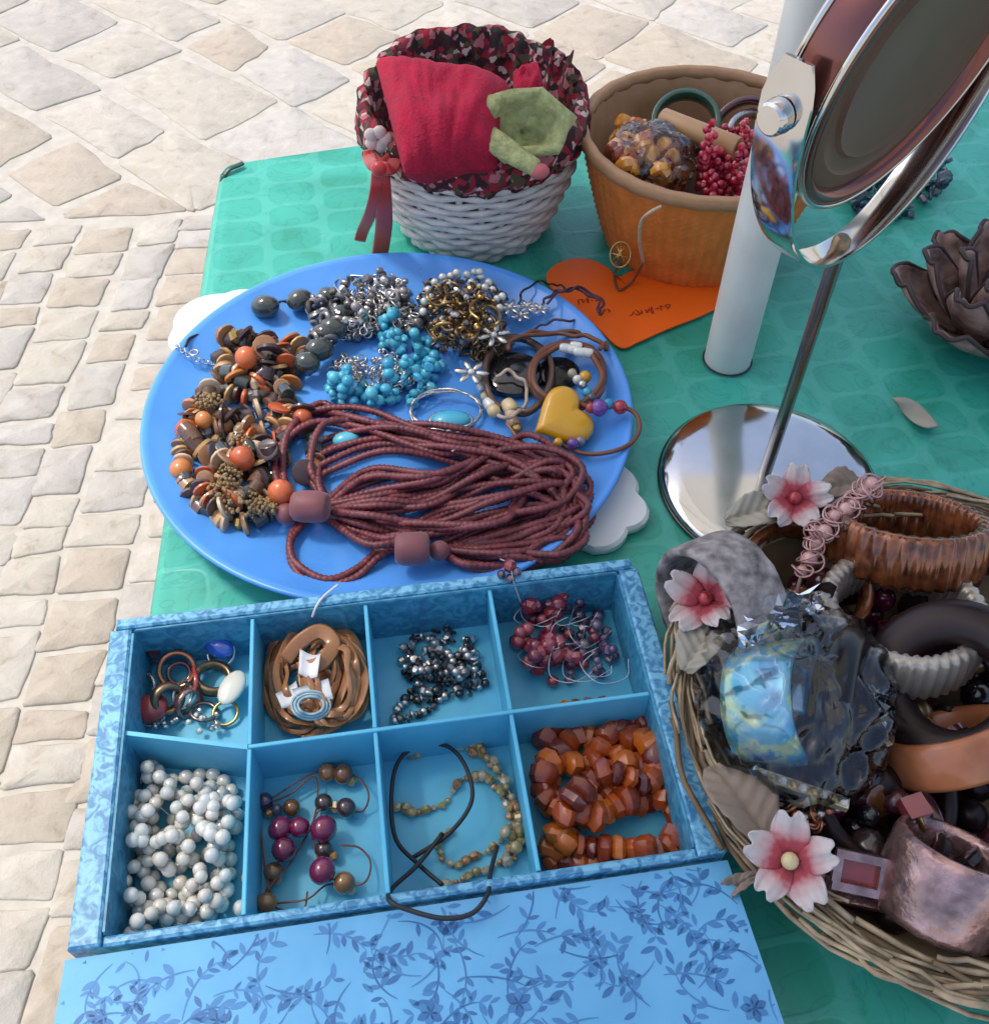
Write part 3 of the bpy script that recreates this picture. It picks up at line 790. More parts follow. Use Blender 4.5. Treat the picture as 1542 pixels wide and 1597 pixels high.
for i in range(240):
    u, w = LW0+(LW1-LW0)*((i % 20)+lr.random())/20, -.008+(LL+.008)*((i//20)+lr.random())/12; a = lr.uniform(0, 6.28); cv = lr.choice((-1, 1))*lr.uniform(12, 42)
    pts = []; cu, cw = u, w; aa = a
    for k in range(7):
        pts.append((cu, cw)); cu += .0046*math.cos(aa); cw += .0046*math.sin(aa); aa += cv*.0046*(1+.25*k)
        if k > 0:
            for sgn in (-1, 1):
                if lr.random() < .6: leafp(b, cu, cw, aa+sgn*lr.uniform(.5, 1.1), lr.uniform(.0045, .0085), lr.uniform(.15, .22), .00010, lr.choice((0, 1, 1)))
    ribbon2(b, pts, .00045, .00016, i % 3 > 0)
for i in range(12):
    u, w = lr.uniform(.0, BW), lr.uniform(.012, LL-.01); n = lr.choice((6, 7, 8))
    for k in range(n): leafp(b, u, w, 6.28*k/n+i, .0062, .30, .00022, k % 2)
b.build('leaf_print', [M['print'], M['print2']], lid, smooth=False)['kind'] = 'stuff'
BF = .0052
# printed swirls along the rim tops are part of the paper itself

# ------------------------------------------------------------------ contents of the compartments
def region_loop(pts, seed, passes, jit):
    """a wandering path that keeps returning through pixel points"""
    rr = random.Random(seed); out = []
    for _ in range(passes):
        for p in pts: out.append((p[0]+rr.uniform(-jit, jit), p[1]+rr.uniform(-jit, jit)))
    return out
# pearls
pl = thing('pearl_necklace', BX(.042, .13, BF), 'long white pearl necklace heaped in the front corner compartment', 'necklace')
pile = Pile(TZ+BF)
pts = [(215, 1190), (195, 1250), (190, 1300), (180, 1350), (200, 1400), (240, 1425), (300, 1430), (345, 1395), (355, 1330), (340, 1290), (290, 1300), (250, 1330), (235, 1370), (280, 1390), (310, 1360), (265, 1300), (225, 1280), (235, 1220), (280, 1205), (330, 1200), (362, 1235), (360, 1290), (310, 1270), (275, 1240), (245, 1200), (228, 1185), (240, 1260), (215, 1330), (260, 1410), (330, 1370), (350, 1250), (300, 1220), (205, 1290), (185, 1380), (225, 1345), (285, 1345), (330, 1310), (320, 1240), (270, 1270), (210, 1240), (225, 1310), (300, 1400), (270, 1430), (215, 1415), (330, 1420), (350, 1360), (290, 1250), (235, 1205)]
pathp = spline([at(a, c, .016) for a, c in pts], 10)
def pc(i):
    r = rnd.uniform(.0034, .0041); return (bm_('sphere', 'pearl'), 'pearl', (r, r, r), r)
bead_string(pl, pathp, .0074, pc, pile, top=TZ+.030, cordmat='clearwire', cord_r=.0003, k=.9)
pf_ = random.Random(55)
for i in range(58):
    p = BX(pf_.uniform(.014, .070), pf_.uniform(.092, .170), 0); r = pf_.uniform(.0034, .0041)
    inst('pearl', bm_('sphere', 'pearl'), pl, pile.drop(p.x, p.y, r, 0, .92, TZ+.030), (r, r, r))
# amber chips
am = thing('amber_necklace', BX(.256, .13, BF), 'chunky orange amber chip necklace coiled in the front right compartment', 'necklace')
pile = Pile(TZ+BF)
pts = [(850, 1145), (885, 1105), (950, 1100), (1005, 1120), (1010, 1180), (960, 1195), (920, 1230), (880, 1265), (850, 1220), (868, 1180), (900, 1140), (940, 1150), (975, 1200), (930, 1250), (880, 1300), (860, 1335), (920, 1340), (985, 1330), (1040, 1320), (1062, 1280), (1050, 1245), (1010, 1240), (965, 1255), (925, 1280), (895, 1270), (850, 1250), (852, 1200), (890, 1190), (925, 1180), (960, 1130), (985, 1150), (1015, 1160), (1020, 1210), (990, 1225), (940, 1215), (905, 1250), (870, 1310), (940, 1325), (1010, 1330)]
pathp = spline([at(a, c, .018) for a, c in pts], 10)
def ac(i):
    r = rnd.uniform(.0056, .0086); return (chunk_mesh(rnd.randrange(8), 'amber'), 'amber_chip', (r, r*rnd.uniform(.85, 1.1), r), r*.9)
bead_string(am, pathp, .0068, ac, pile, top=TZ+.036, cordmat='browncord', cord_r=.0006, k=.78)
# red and violet glass beads
rg = thing('glass_bead_bracelet', BX(.252, .045, BF), 'tangle of red and violet glass beads in the back right compartment', 'bracelet')
pile = Pile(TZ+BF); gr = random.Random(5)
for i in range(96):
    a = gr.uniform(0, 6.28); d = math.sqrt(gr.random()); x, y = 882+82*d*math.cos(a), 1000+62*d*math.sin(a)
    left = x < 900+gr.uniform(-45, 35)
    p = at(x, y, .012); r = gr.uniform(.0032, .0052) if left else gr.uniform(.0022, .0040)
    q = pile.drop(p.x, p.y, r, skip=0, k=.8, top=TZ+.026)
    inst('glass_bead', bm_(gr.choice(('sphere', 'facet')), 'redglass' if left else 'violet'), rg, q, (r, r, r), V(gr.gauss(0, 1), gr.gauss(0, 1), gr.gauss(0, 1)))
for k in range(12):
    c = (gr.uniform(830, 950), gr.uniform(950, 1040)); b = MB(); w = gr.uniform(18, 38)
    b.tube(spline([at(c[0]+w*math.cos(t+gr.uniform(-.4, .4)), c[1]+w*.8*math.sin(t+gr.uniform(-.4, .4)), gr.uniform(.014, .034)) for t in (0, .8, 1.7, 2.7, 3.6, 4.4)], 6), .00022, 5)
    b.build('thread', M['clearwire'], rg)
o = thing('glass_bead_pendant', BX(.222, .004, BH), 'pink glass bead cluster caught on the back rim of the blue box', 'pendant')
for (x, y, h, r) in ((795, 882, .052, .0042), (782, 896, .050, .0028), (806, 892, .051, .0028), (796, 903, .046, .003)):
    inst('glass_bead', bm_('facet', 'redglass' if y < 890 else 'violet'), o, at(x, y, h), (r, r, r), V(.3, .5, 1))
b = MB(); b.tube(spline(px([(780, 872, .048), (795, 880, .0535), (800, 905, .047), (812, 940, .03)]), 6), .0004, 5); b.build('thread', M['clearwire'], o)
# black and silver beads
bs_ = thing('marcasite_bracelet', BX(.176, .045, BF), 'black and silver small bead bracelet bunched in a back compartment', 'bracelet')
pile = Pile(TZ+BF); sr = random.Random(9)
pts = [(690, 962), (700, 985), (690, 1000), (655, 990), (640, 1010), (650, 1040), (690, 1060), (730, 1050), (740, 1030), (720, 1010), (715, 1040), (680, 1075), (650, 1070), (665, 1050), (700, 1030), (730, 1020), (755, 1062), (720, 1070), (690, 1085), (660, 1090), (640, 1085), (620, 1105), (610, 1122), (645, 1112), (680, 1098)]
pathp = spline([at(a, c, .01) for a, c in pts], 8)
def sc_(i):
    r = sr.uniform(.0020, .0031); m = sr.choice(('onyx', 'silver', 'dsilver', 'silver', 'onyx'))
    return (bm_(sr.choice(('sphere', 'disc', 'facet')), m), 'bead', (r, r, r), r)
bead_string(bs_, pathp, .0027, sc_, pile, top=TZ+.02, cordmat='blackcord', cord_r=.0005, jit=.0012, k=.8)
for i in range(70):
    a = sr.uniform(0, 6.28); d = math.sqrt(sr.random()); c = sr.choice(((690, 1055, 62, 36), (655, 1030, 32, 40), (720, 1030, 34, 40))); p = at(c[0]+c[2]*d*math.cos(a), c[1]+c[3]*d*math.sin(a), .01); me_, nm_, sc3, r = sc_(i)
    inst('bead', me_, bs_, pile.drop(p.x, p.y, r, 0, .8, TZ+.02), sc3, V(sr.gauss(0, 1), sr.gauss(0, 1), sr.gauss(0, 1)))
for (x, y) in ((680, 985), (704, 986), (682, 1000), (703, 1000), (690, 972), (676, 968)):
    inst('bead', bm_('disc', 'onyx'), bs_, at(x, y, .009), (.0032, .0024, .0024), V(.2, 1, .1))
# garnet necklace
gn = thing('garnet_necklace', BX(.105, .13, BF), 'dark garnet and brown bead necklace on thin cord in a front compartment', 'necklace')
for (x, y, m, r) in ((510, 1205, 'brownbead', .0052), (535, 1207, 'brownbead', .0058), (548, 1218, 'crystal', .0030), (505, 1252, 'brownbead', .0052), (540, 1260, 'brownbead', .0056), (524, 1258, 'crystal', .0034), (455, 1260, 'brownbead', .005), (437, 1292, 'garnet', .0066), (467, 1290, 'garnet', .0058), (505, 1293, 'garnet', .0072), (443, 1325, 'garnet', .0066), (505, 1325, 'brownbead', .005), (520, 1335, 'crystal', .003), (503, 1358, 'garnet', .0072), (537, 1377, 'brownbead', .0058), (548, 1388, 'crystal', .0028), (427, 1360, 'brownbead', .0052), (432, 1372, 'crystal', .0026), (416, 1408, 'brownbead', .0056), (413, 1250, 'violet', .005), (432, 1262, 'violet', .003), (420, 1268, 'crystal', .0026)):
    h = BF+r+(.006 if m == 'garnet' else .002)
    inst('bead', bm_('sphere' if m != 'crystal' else 'facet', m), gn, at(x, y, h), (r, r, r*.92), V(rnd.gauss(0, 1), rnd.gauss(0, 1), .3))
for c in ([(400, 1262), (440, 1235), (480, 1210), (520, 1200), (560, 1215), (575, 1240), (565, 1265), (535, 1262), (500, 1262), (480, 1300), (450, 1350), (430, 1370), (416, 1408), (440, 1408), (480, 1402), (510, 1380), (540, 1382), (570, 1375), (578, 1345), (560, 1322), (530, 1318)], [(413, 1255), (450, 1240), (490, 1212), (495, 1250), (487, 1300), (505, 1360), (537, 1378)], [(437, 1292), (443, 1325), (427, 1360), (416, 1408), (470, 1420), (480, 1390)], [(405, 1270), (410, 1330), (420, 1390)]):
    b = MB(); b.tube(spline([at(x, y, BF+.004+.005*((i*7) % 3)/2) for i, (x, y) in enumerate(c)], 7), .00055, 5); b.build('cord', M['browncord'], gn)
# yellow crystal strand and black cord
cy_ = thing('crystal_necklace', BX(.178, .13, BF), 'pale yellow crystal chip necklace in the compartment beside the amber', 'necklace')
pile = Pile(TZ+BF); cr_ = random.Random(4)
for pts in ([(640, 1180), (690, 1160), (740, 1170), (780, 1210), (800, 1270), (795, 1320), (770, 1350), (730, 1365), (690, 1385), (650, 1390)], [(620, 1255), (655, 1265), (690, 1250), (720, 1215), (750, 1210), (785, 1240), (790, 1300), (755, 1325), (715, 1345), (690, 1335), (685, 1310), (705, 1290)], [(650, 1170), (700, 1150), (760, 1180), (800, 1250), (812, 1310), (790, 1350)]):
    def cc_(i):
        r = cr_.uniform(.0015, .0036); return (bm_(cr_.choice(('facet', 'facet', 'sphere')), 'crystal'), 'crystal_chip', (r, r*.8, r), r)
    bead_string(cy_, spline([at(a, c, .009) for a, c in pts], 8), .0042, cc_, pile, top=TZ+.022, cordmat='string', cord_r=.0004, jit=.001, k=.8)
bc = thing('cord_choker', BX(.165, .135, BF), 'thin black cord looped over the yellow crystals and the front edge', 'choker')
b = MB(); b.tube(spline(px([(640, 1340, .012), (700, 1300, .018), (735, 1250, .022), (728, 1200, .022), (700, 1165, .018), (655, 1162, .014), (620, 1190, .014), (610, 1250, .014), (618, 1310, .014), (655, 1350, .016), (690, 1380, .02)]), 8), .0012, 7); b.build('cord', M['blackcord'], bc)
b = MB(); b.tube(spline(px([(690, 1300, .018), (650, 1350, .022), (612, 1385, .034), (608, 1405, .0475), (640, 1420, .0485), (690, 1432, .049), (735, 1425, .049), (760, 1395, .047), (765, 1360, .03), (775, 1320, .022)]), 8), .0012, 7); b.build('cord', M['blackcord'], bc)
# tan leather ribbons with tags
tr_ = random.Random(21)
for k, (cx0, cy0, rx, ry, h, lab) in enumerate(((482, 1050, 62, 82, .016, 'wide tan leather ribbon bracelet coiled in the back compartment with tags'), (520, 1060, 48, 72, .022, 'caramel leather ribbon loop lying over another in the tagged compartment'), (470, 1085, 55, 58, .010, 'lowest tan leather loop under the white tags'))):
    o = thing('leather_bracelet', at(cx0, cy0, BF), lab, 'bracelet', 'tan leather bracelets')
    for s_ in range(5 if k < 2 else 3):
        pts = []
        for i in range(12):
            a = 2*math.pi*i/12; q = 1-.09*s_+tr_.uniform(-.10, .10)
            pts.append(at(cx0+rx*q*math.cos(a)+tr_.uniform(-4, 4), cy0+ry*q*math.sin(a), h+tr_.uniform(-.004, .005)+.002*s_))
        P = spline(pts, 5, True); b = MB(); b.tube(P, [.0021+.0007*math.sin(i*.23+s_) for i in range(len(P))], 8, True, flat=(.16, V(tr_.uniform(-.6, .6), tr_.uniform(-.7, .2), .6))); b.build('band', M['tancord'], o)
o = thing('leather_bracelet', at(545, 1050, BF), 'crumpled brown leather band against the divider beside the white tags', 'bracelet', 'tan leather bracelets')
b = MB(); b.tube(spline(px([(520, 985, .02), (548, 990, .022), (562, 1030, .02), (552, 1070, .018), (565, 1100, .016), (530, 1125, .014), (500, 1140, .012), (470, 1142, .012)]), 8), .0036, 8, flat=(.12, V(.6, .1, .7))); b.build('band', M['tancord'], o)
o = thing('leather_bracelet', at(500, 1010, BF), 'folded light tan leather strip above the white tags', 'bracelet', 'tan leather bracelets')
b = MB(); b.tube(spline(px([(445, 1030, .026), (470, 1000, .032), (500, 985, .034), (520, 1005, .032), (500, 1035, .030), (465, 1045, .028)]), 8), .0046, 8, flat=(.10, V(.2, -.6, .8))); b.build('band', M['tancord'], o)
def bent_card(name, corners, mat, label, cat, bend=.002, thick=.0004):
    A, B, C_, D = corners; n_ = (B-A).cross(D-A).normalized(); b = MB()
    f = lambda u, v, s_: A.lerp(B, u).lerp(D.lerp(C_, u), v) + n_*(bend*math.sin(math.pi*u)*(1 if bend else 0)+s_*thick)
    b.grid(8, 5, lambda u, v: f(u, v, 1)); b.grid(8, 5, lambda u, v: f(u, 1-v, -1))
    n1 = 40
    for i in range(7):
        for j in (0, 4):
            jj = 4-j; b.f.append([i*5+j, (i+1)*5+j, n1+(i+1)*5+jj, n1+i*5+jj]); b.m.append(0)
    for j in range(4):
        for i in (0, 7):
            b.f.append([i*5+j, i*5+j+1, n1+i*5+(3-j), n1+i*5+(4-j)]); b.m.append(0)
    o = b.build(name, mat); setp(o, label, cat); return o
bent_card('price_tag', px([(455, 1075, .030), (512, 1058, .034), (520, 1090, .030), (470, 1098, .027)]), M['white_paper'], 'white paper tag lying on the tan leather bracelets', 'tag')
bent_card('price_tag', px([(430, 1082, .026), (462, 1062, .028), (470, 1095, .026), (440, 1105, .024)]), M['white_paper'], 'smaller pale tag half under the white paper tag', 'tag')
bent_card('price_tag', px([(468, 1012, .034), (500, 1020, .035), (495, 1055, .035), (466, 1050, .034)]), M['white_paper'], 'creased white tag upright among the tan leather loops', 'tag', bend=.004)
o = thing('cord_bracelet', at(485, 1105, BF), 'pale blue cord bracelet looped over the white tags', 'bracelet')
for k in range(3):
    b = MB(); b.tube(spline([at(485+(30-5*k)*math.cos(a), 1100+(22-4*k)*math.sin(a), .030+.002*k+.002*math.sin(3*a)) for a in [6.28*i/10 for i in range(10)]], 5, True), .0008, 6, True); b.build('strand', pm('pale_blue_cord_%d' % k, (.30, .48, .54, 1), .5), o)
o = thing('white_string', at(500, 935, BH), 'short white string hanging over the back rim of the blue box', 'string')
b = MB(); b.tube(spline(px([(527, 912, .0485), (505, 930, .0485), (494, 945, .047), (487, 962, .040)]), 8), .0007, 6); b.build('strand', M['whitecord'], o)
# rings and earrings
def finger_ring(x, y, h, rad, minor, nrm, mat, label, stone=None, wide=None):
    o = thing('finger_ring', at(x, y, BF), label, 'ring', 'rings in the blue box')
    b = MB(); c = at(x, y, h); ring_mesh(b, c, rad, minor, nrm, 24, 8, wide=wide); b.build('band', M[mat], o)
    if stone:
        smat, sc, dx, dy, dh = stone
        b = MB(); b.sphere(at(x+dx, y+dy, h+dh), 1, 16, 8, sc, Vector(nrm).to_track_quat('Z', 'Y').to_matrix()); b.build('stone', M[smat], o)
    return o
finger_ring(250, 1008, .014, .0085, .0013, V(.5, -.5, .7), 'copper', 'brown ring with rectangular stone in the corner of the compartment')
b = MB(); q = (at(270, 990, .02)-at(225, 1025, .02)).normalized(); qq = q.to_track_quat('X', 'Z').to_matrix()
b.box(at(250, 1005, .020), .018, .0085, .004, qq); o = b.build('bar_brooch', M['plum'], smooth=False); setp(o, 'plum rectangular brooch bar by the back left corner', 'brooch')
finger_ring(276, 1045, .015, .0100, .0016, V(.15, -.55, .85), 'copper', 'largest copper ring lying open in the middle of the rings')
finger_ring(280, 1050, .012, .0062, .0014, V(.3, -.3, .9), 'plum', 'small plum ring nested inside the copper ring')
finger_ring(345, 1018, .012, .0085, .0011, V(-.2, -.4, .8), 'silver', 'silver ring with oval cobalt blue stone', ('blueglass', (.0105, .0065, .0045), -4, -10, .008))
finger_ring(333, 1058, .012, .0095, .0018, V(.3, .1, .95), 'bronze', 'dark bronze ring beside the white teardrop', None, .0035)
b = MB(); b.sphere(at(362, 1072, .017), 1, 16, 10, (.0072, .0115, .0030), Matrix.Rotation(-.3, 3, 'Z')); o = b.build('teardrop_pendant', M['shellwhite']); setp(o, 'smooth white shell teardrop pendant by the first divider', 'pendant')
finger_ring(236, 1108, .010, .0085, .0014, V(.1, -.3, .95), 'silver', 'silver ring with domed red enamel stone', ('cabred', (.0098, .0085, .0055), 0, -3, .006))
finger_ring(285, 1085, .012, .0080, .0010, V(.9, -.2, .3), 'silver', 'slim silver ring standing on edge among the rings')
finger_ring(295, 1095, .012, .0085, .0010, V(.8, -.5, .2), 'pinkmetal', 'rose metal ring standing on edge beside the slim silver ring', None, .0025)
finger_ring(318, 1110, .010, .0070, .0012, V(.2, .3, .9), 'dsilver', 'blackened silver ring lying flat near the row divider')
finger_ring(225, 1070, .011, .0075, .0012, V(-.4, -.5, .8), 'silver', 'thin silver ring against the left wall of the box')
finger_ring(262, 1090, .018, .0078, .0020, V(.6, -.6, .5), 'bronze', 'tilted bronze ring leaning over the red enamel ring', None, .003)
finger_ring(352, 1112, .009, .0070, .0010, V(0, -.2, 1), 'gold', 'plain gold ring in the front right of the ring compartment')
o = thing('crystal_earring', at(320, 1125, BF), 'silver earring of small clear crystals by the row divider', 'earring')
for i in range(13): inst('crystal', bm_('facet', 'silver' if i % 3 else 'shellwhite'), o, at(318+rnd.uniform(-24, 26), 1122+rnd.uniform(-14, 18), .010+rnd.uniform(0, .005)), (.0016,)*3, V(rnd.gauss(0, 1), rnd.gauss(0, 1), 1))
o = thing('crystal_earring', at(250, 1125, BF), 'matching crystal earring in the front left of the ring compartment', 'earring')
for i in range(10): inst('crystal', bm_('facet', 'silver'), o, at(262+rnd.uniform(-24, 26), 1128+rnd.uniform(-8, 8), .010+rnd.uniform(0, .003)), (.0014,)*3, V(rnd.gauss(0, 1), rnd.gauss(0, 1), 1))
o = thing('red_drop_earring', at(308, 1062, BF), 'thin red drop earring between the copper ring and the bronze ring', 'earring')
b = MB(); b.tube(spline(px([(302, 1040, .02), (306, 1060, .02), (304, 1080, .018)]), 6), [.0006+.0011*math.sin(i/12*3.14) for i in range(13)], 7); b.build('drop', M['cabred'], o)

# ------------------------------------------------------------------ necklaces on the plate
# maroon cord necklace
mr = random.Random(3)
mn = thing('cord_necklace', at(680, 780, PF), 'maroon many-stranded necklace with big matt beads across the front of the plate', 'necklace')
fams = [(6, [(462, 792), (434, 735), (446, 680), (492, 648), (560, 656), (680, 690), (790, 706), (865, 735), (900, 775)], 13, .014),
        (7, [(505, 775), (492, 735), (520, 690), (600, 678), (710, 702), (815, 728), (892, 762), (890, 810), (845, 848), (745, 862), (690, 858)], 22, .018),
        (9, [(505, 790), (580, 765), (680, 762), (775, 735), (850, 732), (902, 768), (880, 822), (800, 850), (700, 858)], 26, .022),
        (9, [(505, 795), (575, 800), (660, 790), (760, 775), (840, 755), (893, 775), (872, 815), (790, 838), (690, 856)], 26, .024),
        (4, [(500, 800), (560, 828), (620, 835), (690, 812), (770, 790), (850, 775), (898, 790), (868, 838), (760, 862), (690, 860)], 12, .014),
        (2, [(488, 800), (452, 838), (462, 885), (505, 906), (555, 892), (600, 858), (645, 852)], 5, .004),
        (2, [(560, 835), (590, 850), (640, 852)], 8, .006)]
for (n, pts, jit, hh) in fams:
    for k in range(n):
        s0 = (k/(max(1, n-1))-.5)*2
        P = []
        for i, (x, y) in enumerate(pts):
            e = math.sin(math.pi*i/(len(pts)-1))**.5
            P.append(at(x+mr.uniform(-jit, jit)*.7*(.3+e), y+(s0*jit*1.1+mr.uniform(-jit, jit)*.7)*(.25+e), PF+.0028+hh*mr.random()*(.3+.7*e)))
        Q = resample(spline(P, 9), .0012)
        b = MB(); b.tube(Q, [.0025*(1.0+.10*((i//1) % 3 == 0)-.12*((i % 3) == 1)) for i in range(len(Q))], 7); b.build('strand', M['maroon'], mn)
def axis_bead(parent, x, y, h, r, half, ax, mat, shape='barrel'):
    inst('bead', bm_(shape, mat), parent, at(x, y, h), (r, r, half), ax)
axis_bead(mn, 484, 790, .034, .0105, .0115, V(1, -.1, .05), 'maroon_bead')
axis_bead(mn, 447, 801, .026, .0072, .0072, V(1, 0, 0), 'maroon_bead', 'sphere')
axis_bead(mn, 643, 856, .034, .0105, .0105, V(1, .05, 0), 'maroon_bead')
axis_bead(mn, 685, 859, .028, .0066, .0066, V(1, 0, 0), 'maroon_bead', 'sphere')
# chunky wooden bead necklace
wb = thing('wooden_bead_necklace', at(380, 680, PF), 'chunky orange, tan and brown wooden bead necklace down the side of the plate', 'necklace')
wr_ = random.Random(17); pile = Pile(TZ+PF-.0005)
def wood_choice(i):
    s_ = wr_.random()
    if s_ < .58:
        m = wr_.choice(('wood_dark', 'wood_orange', 'wood_tan', 'wood_dark', 'wood_tan')); r = wr_.uniform(.0068, .0092); return (bm_('disc', m), 'wooden_disc', (r, r, r*wr_.uniform(.45, .8)), r*.8)
    if s_ < .80:
        r = wr_.uniform(.005, .0065); m = wr_.choice(('wood_dark', 'wood_dark', 'wood_tan', 'olive')); return (bm_('cyl', m), 'wooden_bead', (r, r, r*.8), r)
    if s_ < .82:
        r = wr_.uniform(.0065, .0085); return (bm_('sphere', 'wood_orange'), 'orange_bead', (r, r, r), r*.9)
    r = wr_.uniform(.0045, .006); m = wr_.choice(('gold', 'wood_tan', 'grey_bead')); return (bm_('facet', m), 'spacer_bead', (r, r, r*.7), r)
for pts in ([(375, 535), (345, 555), (365, 590), (405, 585), (430, 560), (415, 530), (385, 545), (395, 575)],
            [(440, 560), (425, 600), (385, 620), (345, 610), (310, 625), (305, 650), (330, 670), (370, 650), (410, 640), (440, 620), (455, 660), (430, 690)],
            [(300, 660), (290, 700), (285, 735), (300, 770), (330, 800), (370, 815), (405, 805), (435, 785), (440, 770)],
            [(330, 690), (360, 680), (400, 690), (395, 730), (345, 720), (320, 745), (345, 780), (385, 785), (410, 760), (400, 715)],
            [(350, 540), (400, 555), (430, 585), (395, 605), (340, 595), (330, 640), (380, 670), (420, 665), (450, 640)], [(290, 690), (325, 710), (370, 740), (320, 770), (350, 800), (400, 770), (425, 740), (440, 700)], [(475, 650), (490, 690), (488, 725), (470, 750)], [(455, 530), (470, 555), (455, 590), (445, 625)]):
    bead_string(wb, spline([at(a, c, .02) for a, c in pts], 8), .0048, wood_choice, pile, top=TZ+.042, cordmat='blackcord', cord_r=.0007, jit=.003, rs=wr_, k=.72)
for (x, y, h, r, m) in ((384, 558, .040, .0085, 'wood_orange'), (438, 768, .033, .0090, 'wood_orange'), (378, 715, .036, .0088, 'wood_orange'), (318, 655, .030, .0065, 'wood_orange')):
    inst('orange_bead', bm_('sphere', m), wb, at(x, y, h), (r, r*.9, r), V(.2, .3, 1))
b = MB()
for _ in range(460):
    x, y, rx, ry, hh = wr_.choice(((375, 700, 22, 28, .024), (360, 740, 20, 30, .024), (345, 765, 30, 20, .022), (375, 785, 35, 22, .022), (415, 790, 22, 16, .018), (325, 625, 25, 14, .02)))
    a = wr_.uniform(0, 6.28); d = math.sqrt(wr_.random()); r = wr_.uniform(.0011, .0017)
    b.sphere(at(x+rx*d*math.cos(a), y+ry*d*math.sin(a), PF+.006+hh*(1-.6*d*d)*wr_.uniform(.75, 1)), r, 6, 4)
o = b.build('seed_bead_fringe', M['seed'], wb); o['kind'] = 'stuff'
# dark olive beads with coiled silver spacers
on = thing('olive_bead_necklace', at(440, 500, PF), 'dark olive glazed bead necklace with black cord at the back left of the plate', 'necklace')
ol = [(414, 478, .010), (468, 468, .0095), (512, 462, .008), (520, 512, .0095), (498, 545, .010), (478, 566, .0092), (505, 520, .0085), (530, 490, .008)]
for i, (x, y, r) in enumerate(ol):
    inst('olive_bead', bm_('sphere', 'olive'), on, at(x, y, PF+r+.002+(.005 if i > 2 else 0)), (r*.92, r*.92, r*1.12), V(1, .5*math.sin(i*2), .15*math.cos(i)))
for i, (x, y) in enumerate(((500, 472), (492, 490), (507, 498), (520, 480), (515, 530), (490, 530), (485, 480), (528, 505))):
    inst('coil_bead', bm_('ringlet', 'dsilver'), on, at(x, y, PF+.013+.004*(i % 3)), (.0075, .0075, .008), V(wr_.gauss(0, 1), wr_.gauss(0, 1), .5))
for i in range(16):
    inst('coil_bead', bm_('ringlet', 'grey_bead'), on, at(505+wr_.uniform(-25, 28), 490+wr_.uniform(-28, 35), PF+.012+.007*wr_.random()), (.0048, .0048, .006), V(wr_.gauss(0, 1), wr_.gauss(0, 1), .5))
b = MB(); b.tube(spline(px([(290, 540, .030), (297, 527, .029), (320, 520, .024), (355, 515, .017), (385, 492, .018), (414, 478, .024), (440, 470, .02), (468, 468, .024), (512, 462, .022), (525, 490, .022), (520, 512, .024), (498, 545, .025), (478, 566, .022), (450, 580, .02)]), 8), .0011, 6); b.build('cord', M['blackcord'], on)
b = MB(); b.tube(spline(px([(368, 508, .017), (380, 494, .018), (394, 484, .018)]), 6), .0028, 8, flat=(.4, V(0, 0, 1))); b.build('cord_end', M['blackcord'], on)
o = thing('chain_clasp', at(300, 555, .03), 'fine silver chain end with clasp over the left plate rim', 'clasp')
ch = resample(spline(px([(277, 540, .0305), (298, 556, .030), (318, 564, .0235), (335, 566, .018), (350, 560, .0165)]), 8), .0036)
for i, p in enumerate(ch):
    a_ = ch[max(0, i-1)]; c_ = ch[min(len(ch)-1, i+1)]; t = (c_-a_).normalized(); nn = t.cross(V(0, 0, 1)) if i % 2 else V(0, 0, 1)
    b = MB(); ring_mesh(b, p, .0019, .0004, nn, 10, 5); b.build('link', M['silver'], o)
b = MB(); ring_mesh(b, at(303, 550, .031), .0030, .0007, V(0, 0, 1), 12, 6); b.build('clasp_ring', M['silver'], o)
# grey silver bead necklace
hr = random.Random(31)
sn = thing('silver_bead_necklace', at(590, 470, PF), 'grey silver bead and link necklace piled at the back of the plate', 'necklace')
sp1 = [(575, 475, 50, 40, .030), (610, 460, 45, 38, .032), (545, 490, 40, 32, .026), (625, 495, 35, 25, .022), (560, 512, 30, 15, .018)]
b = MB(); link_heap(b, sp1, 190, hr, (.0028, .0050), .0008, PF-.001); o = b.build('link_tangle', M['silver'], sn); o['kind'] = 'stuff'
pile = Pile(TZ+PF)
for i in range(190):
    x, y, rx, ry, hh = hr.choice(sp1); a = hr.uniform(0, 6.28); d = math.sqrt(hr.random()); r = hr.uniform(.0022, .0042)
    p = at(x+rx*d*math.cos(a), y+ry*d*math.sin(a), .02); q = pile.drop(p.x, p.y, r, 0, .72, TZ+PF+.034)
    inst('bead', bm_(hr.choice(('sphere', 'ringlet', 'barrel', 'facet')), hr.choice(('grey_bead', 'silver', 'dsilver', 'silver'))), sn, q, (r, r, r), V(hr.gauss(0, 1), hr.gauss(0, 1), hr.gauss(0, 1)))
b = MB(); b.tube(spline(px([(560, 480, .03), (530, 455, .026), (522, 440, .022), (545, 430, .022), (580, 432, .025)]), 7), .0006, 5); b.build('thread', M['silver'], sn)
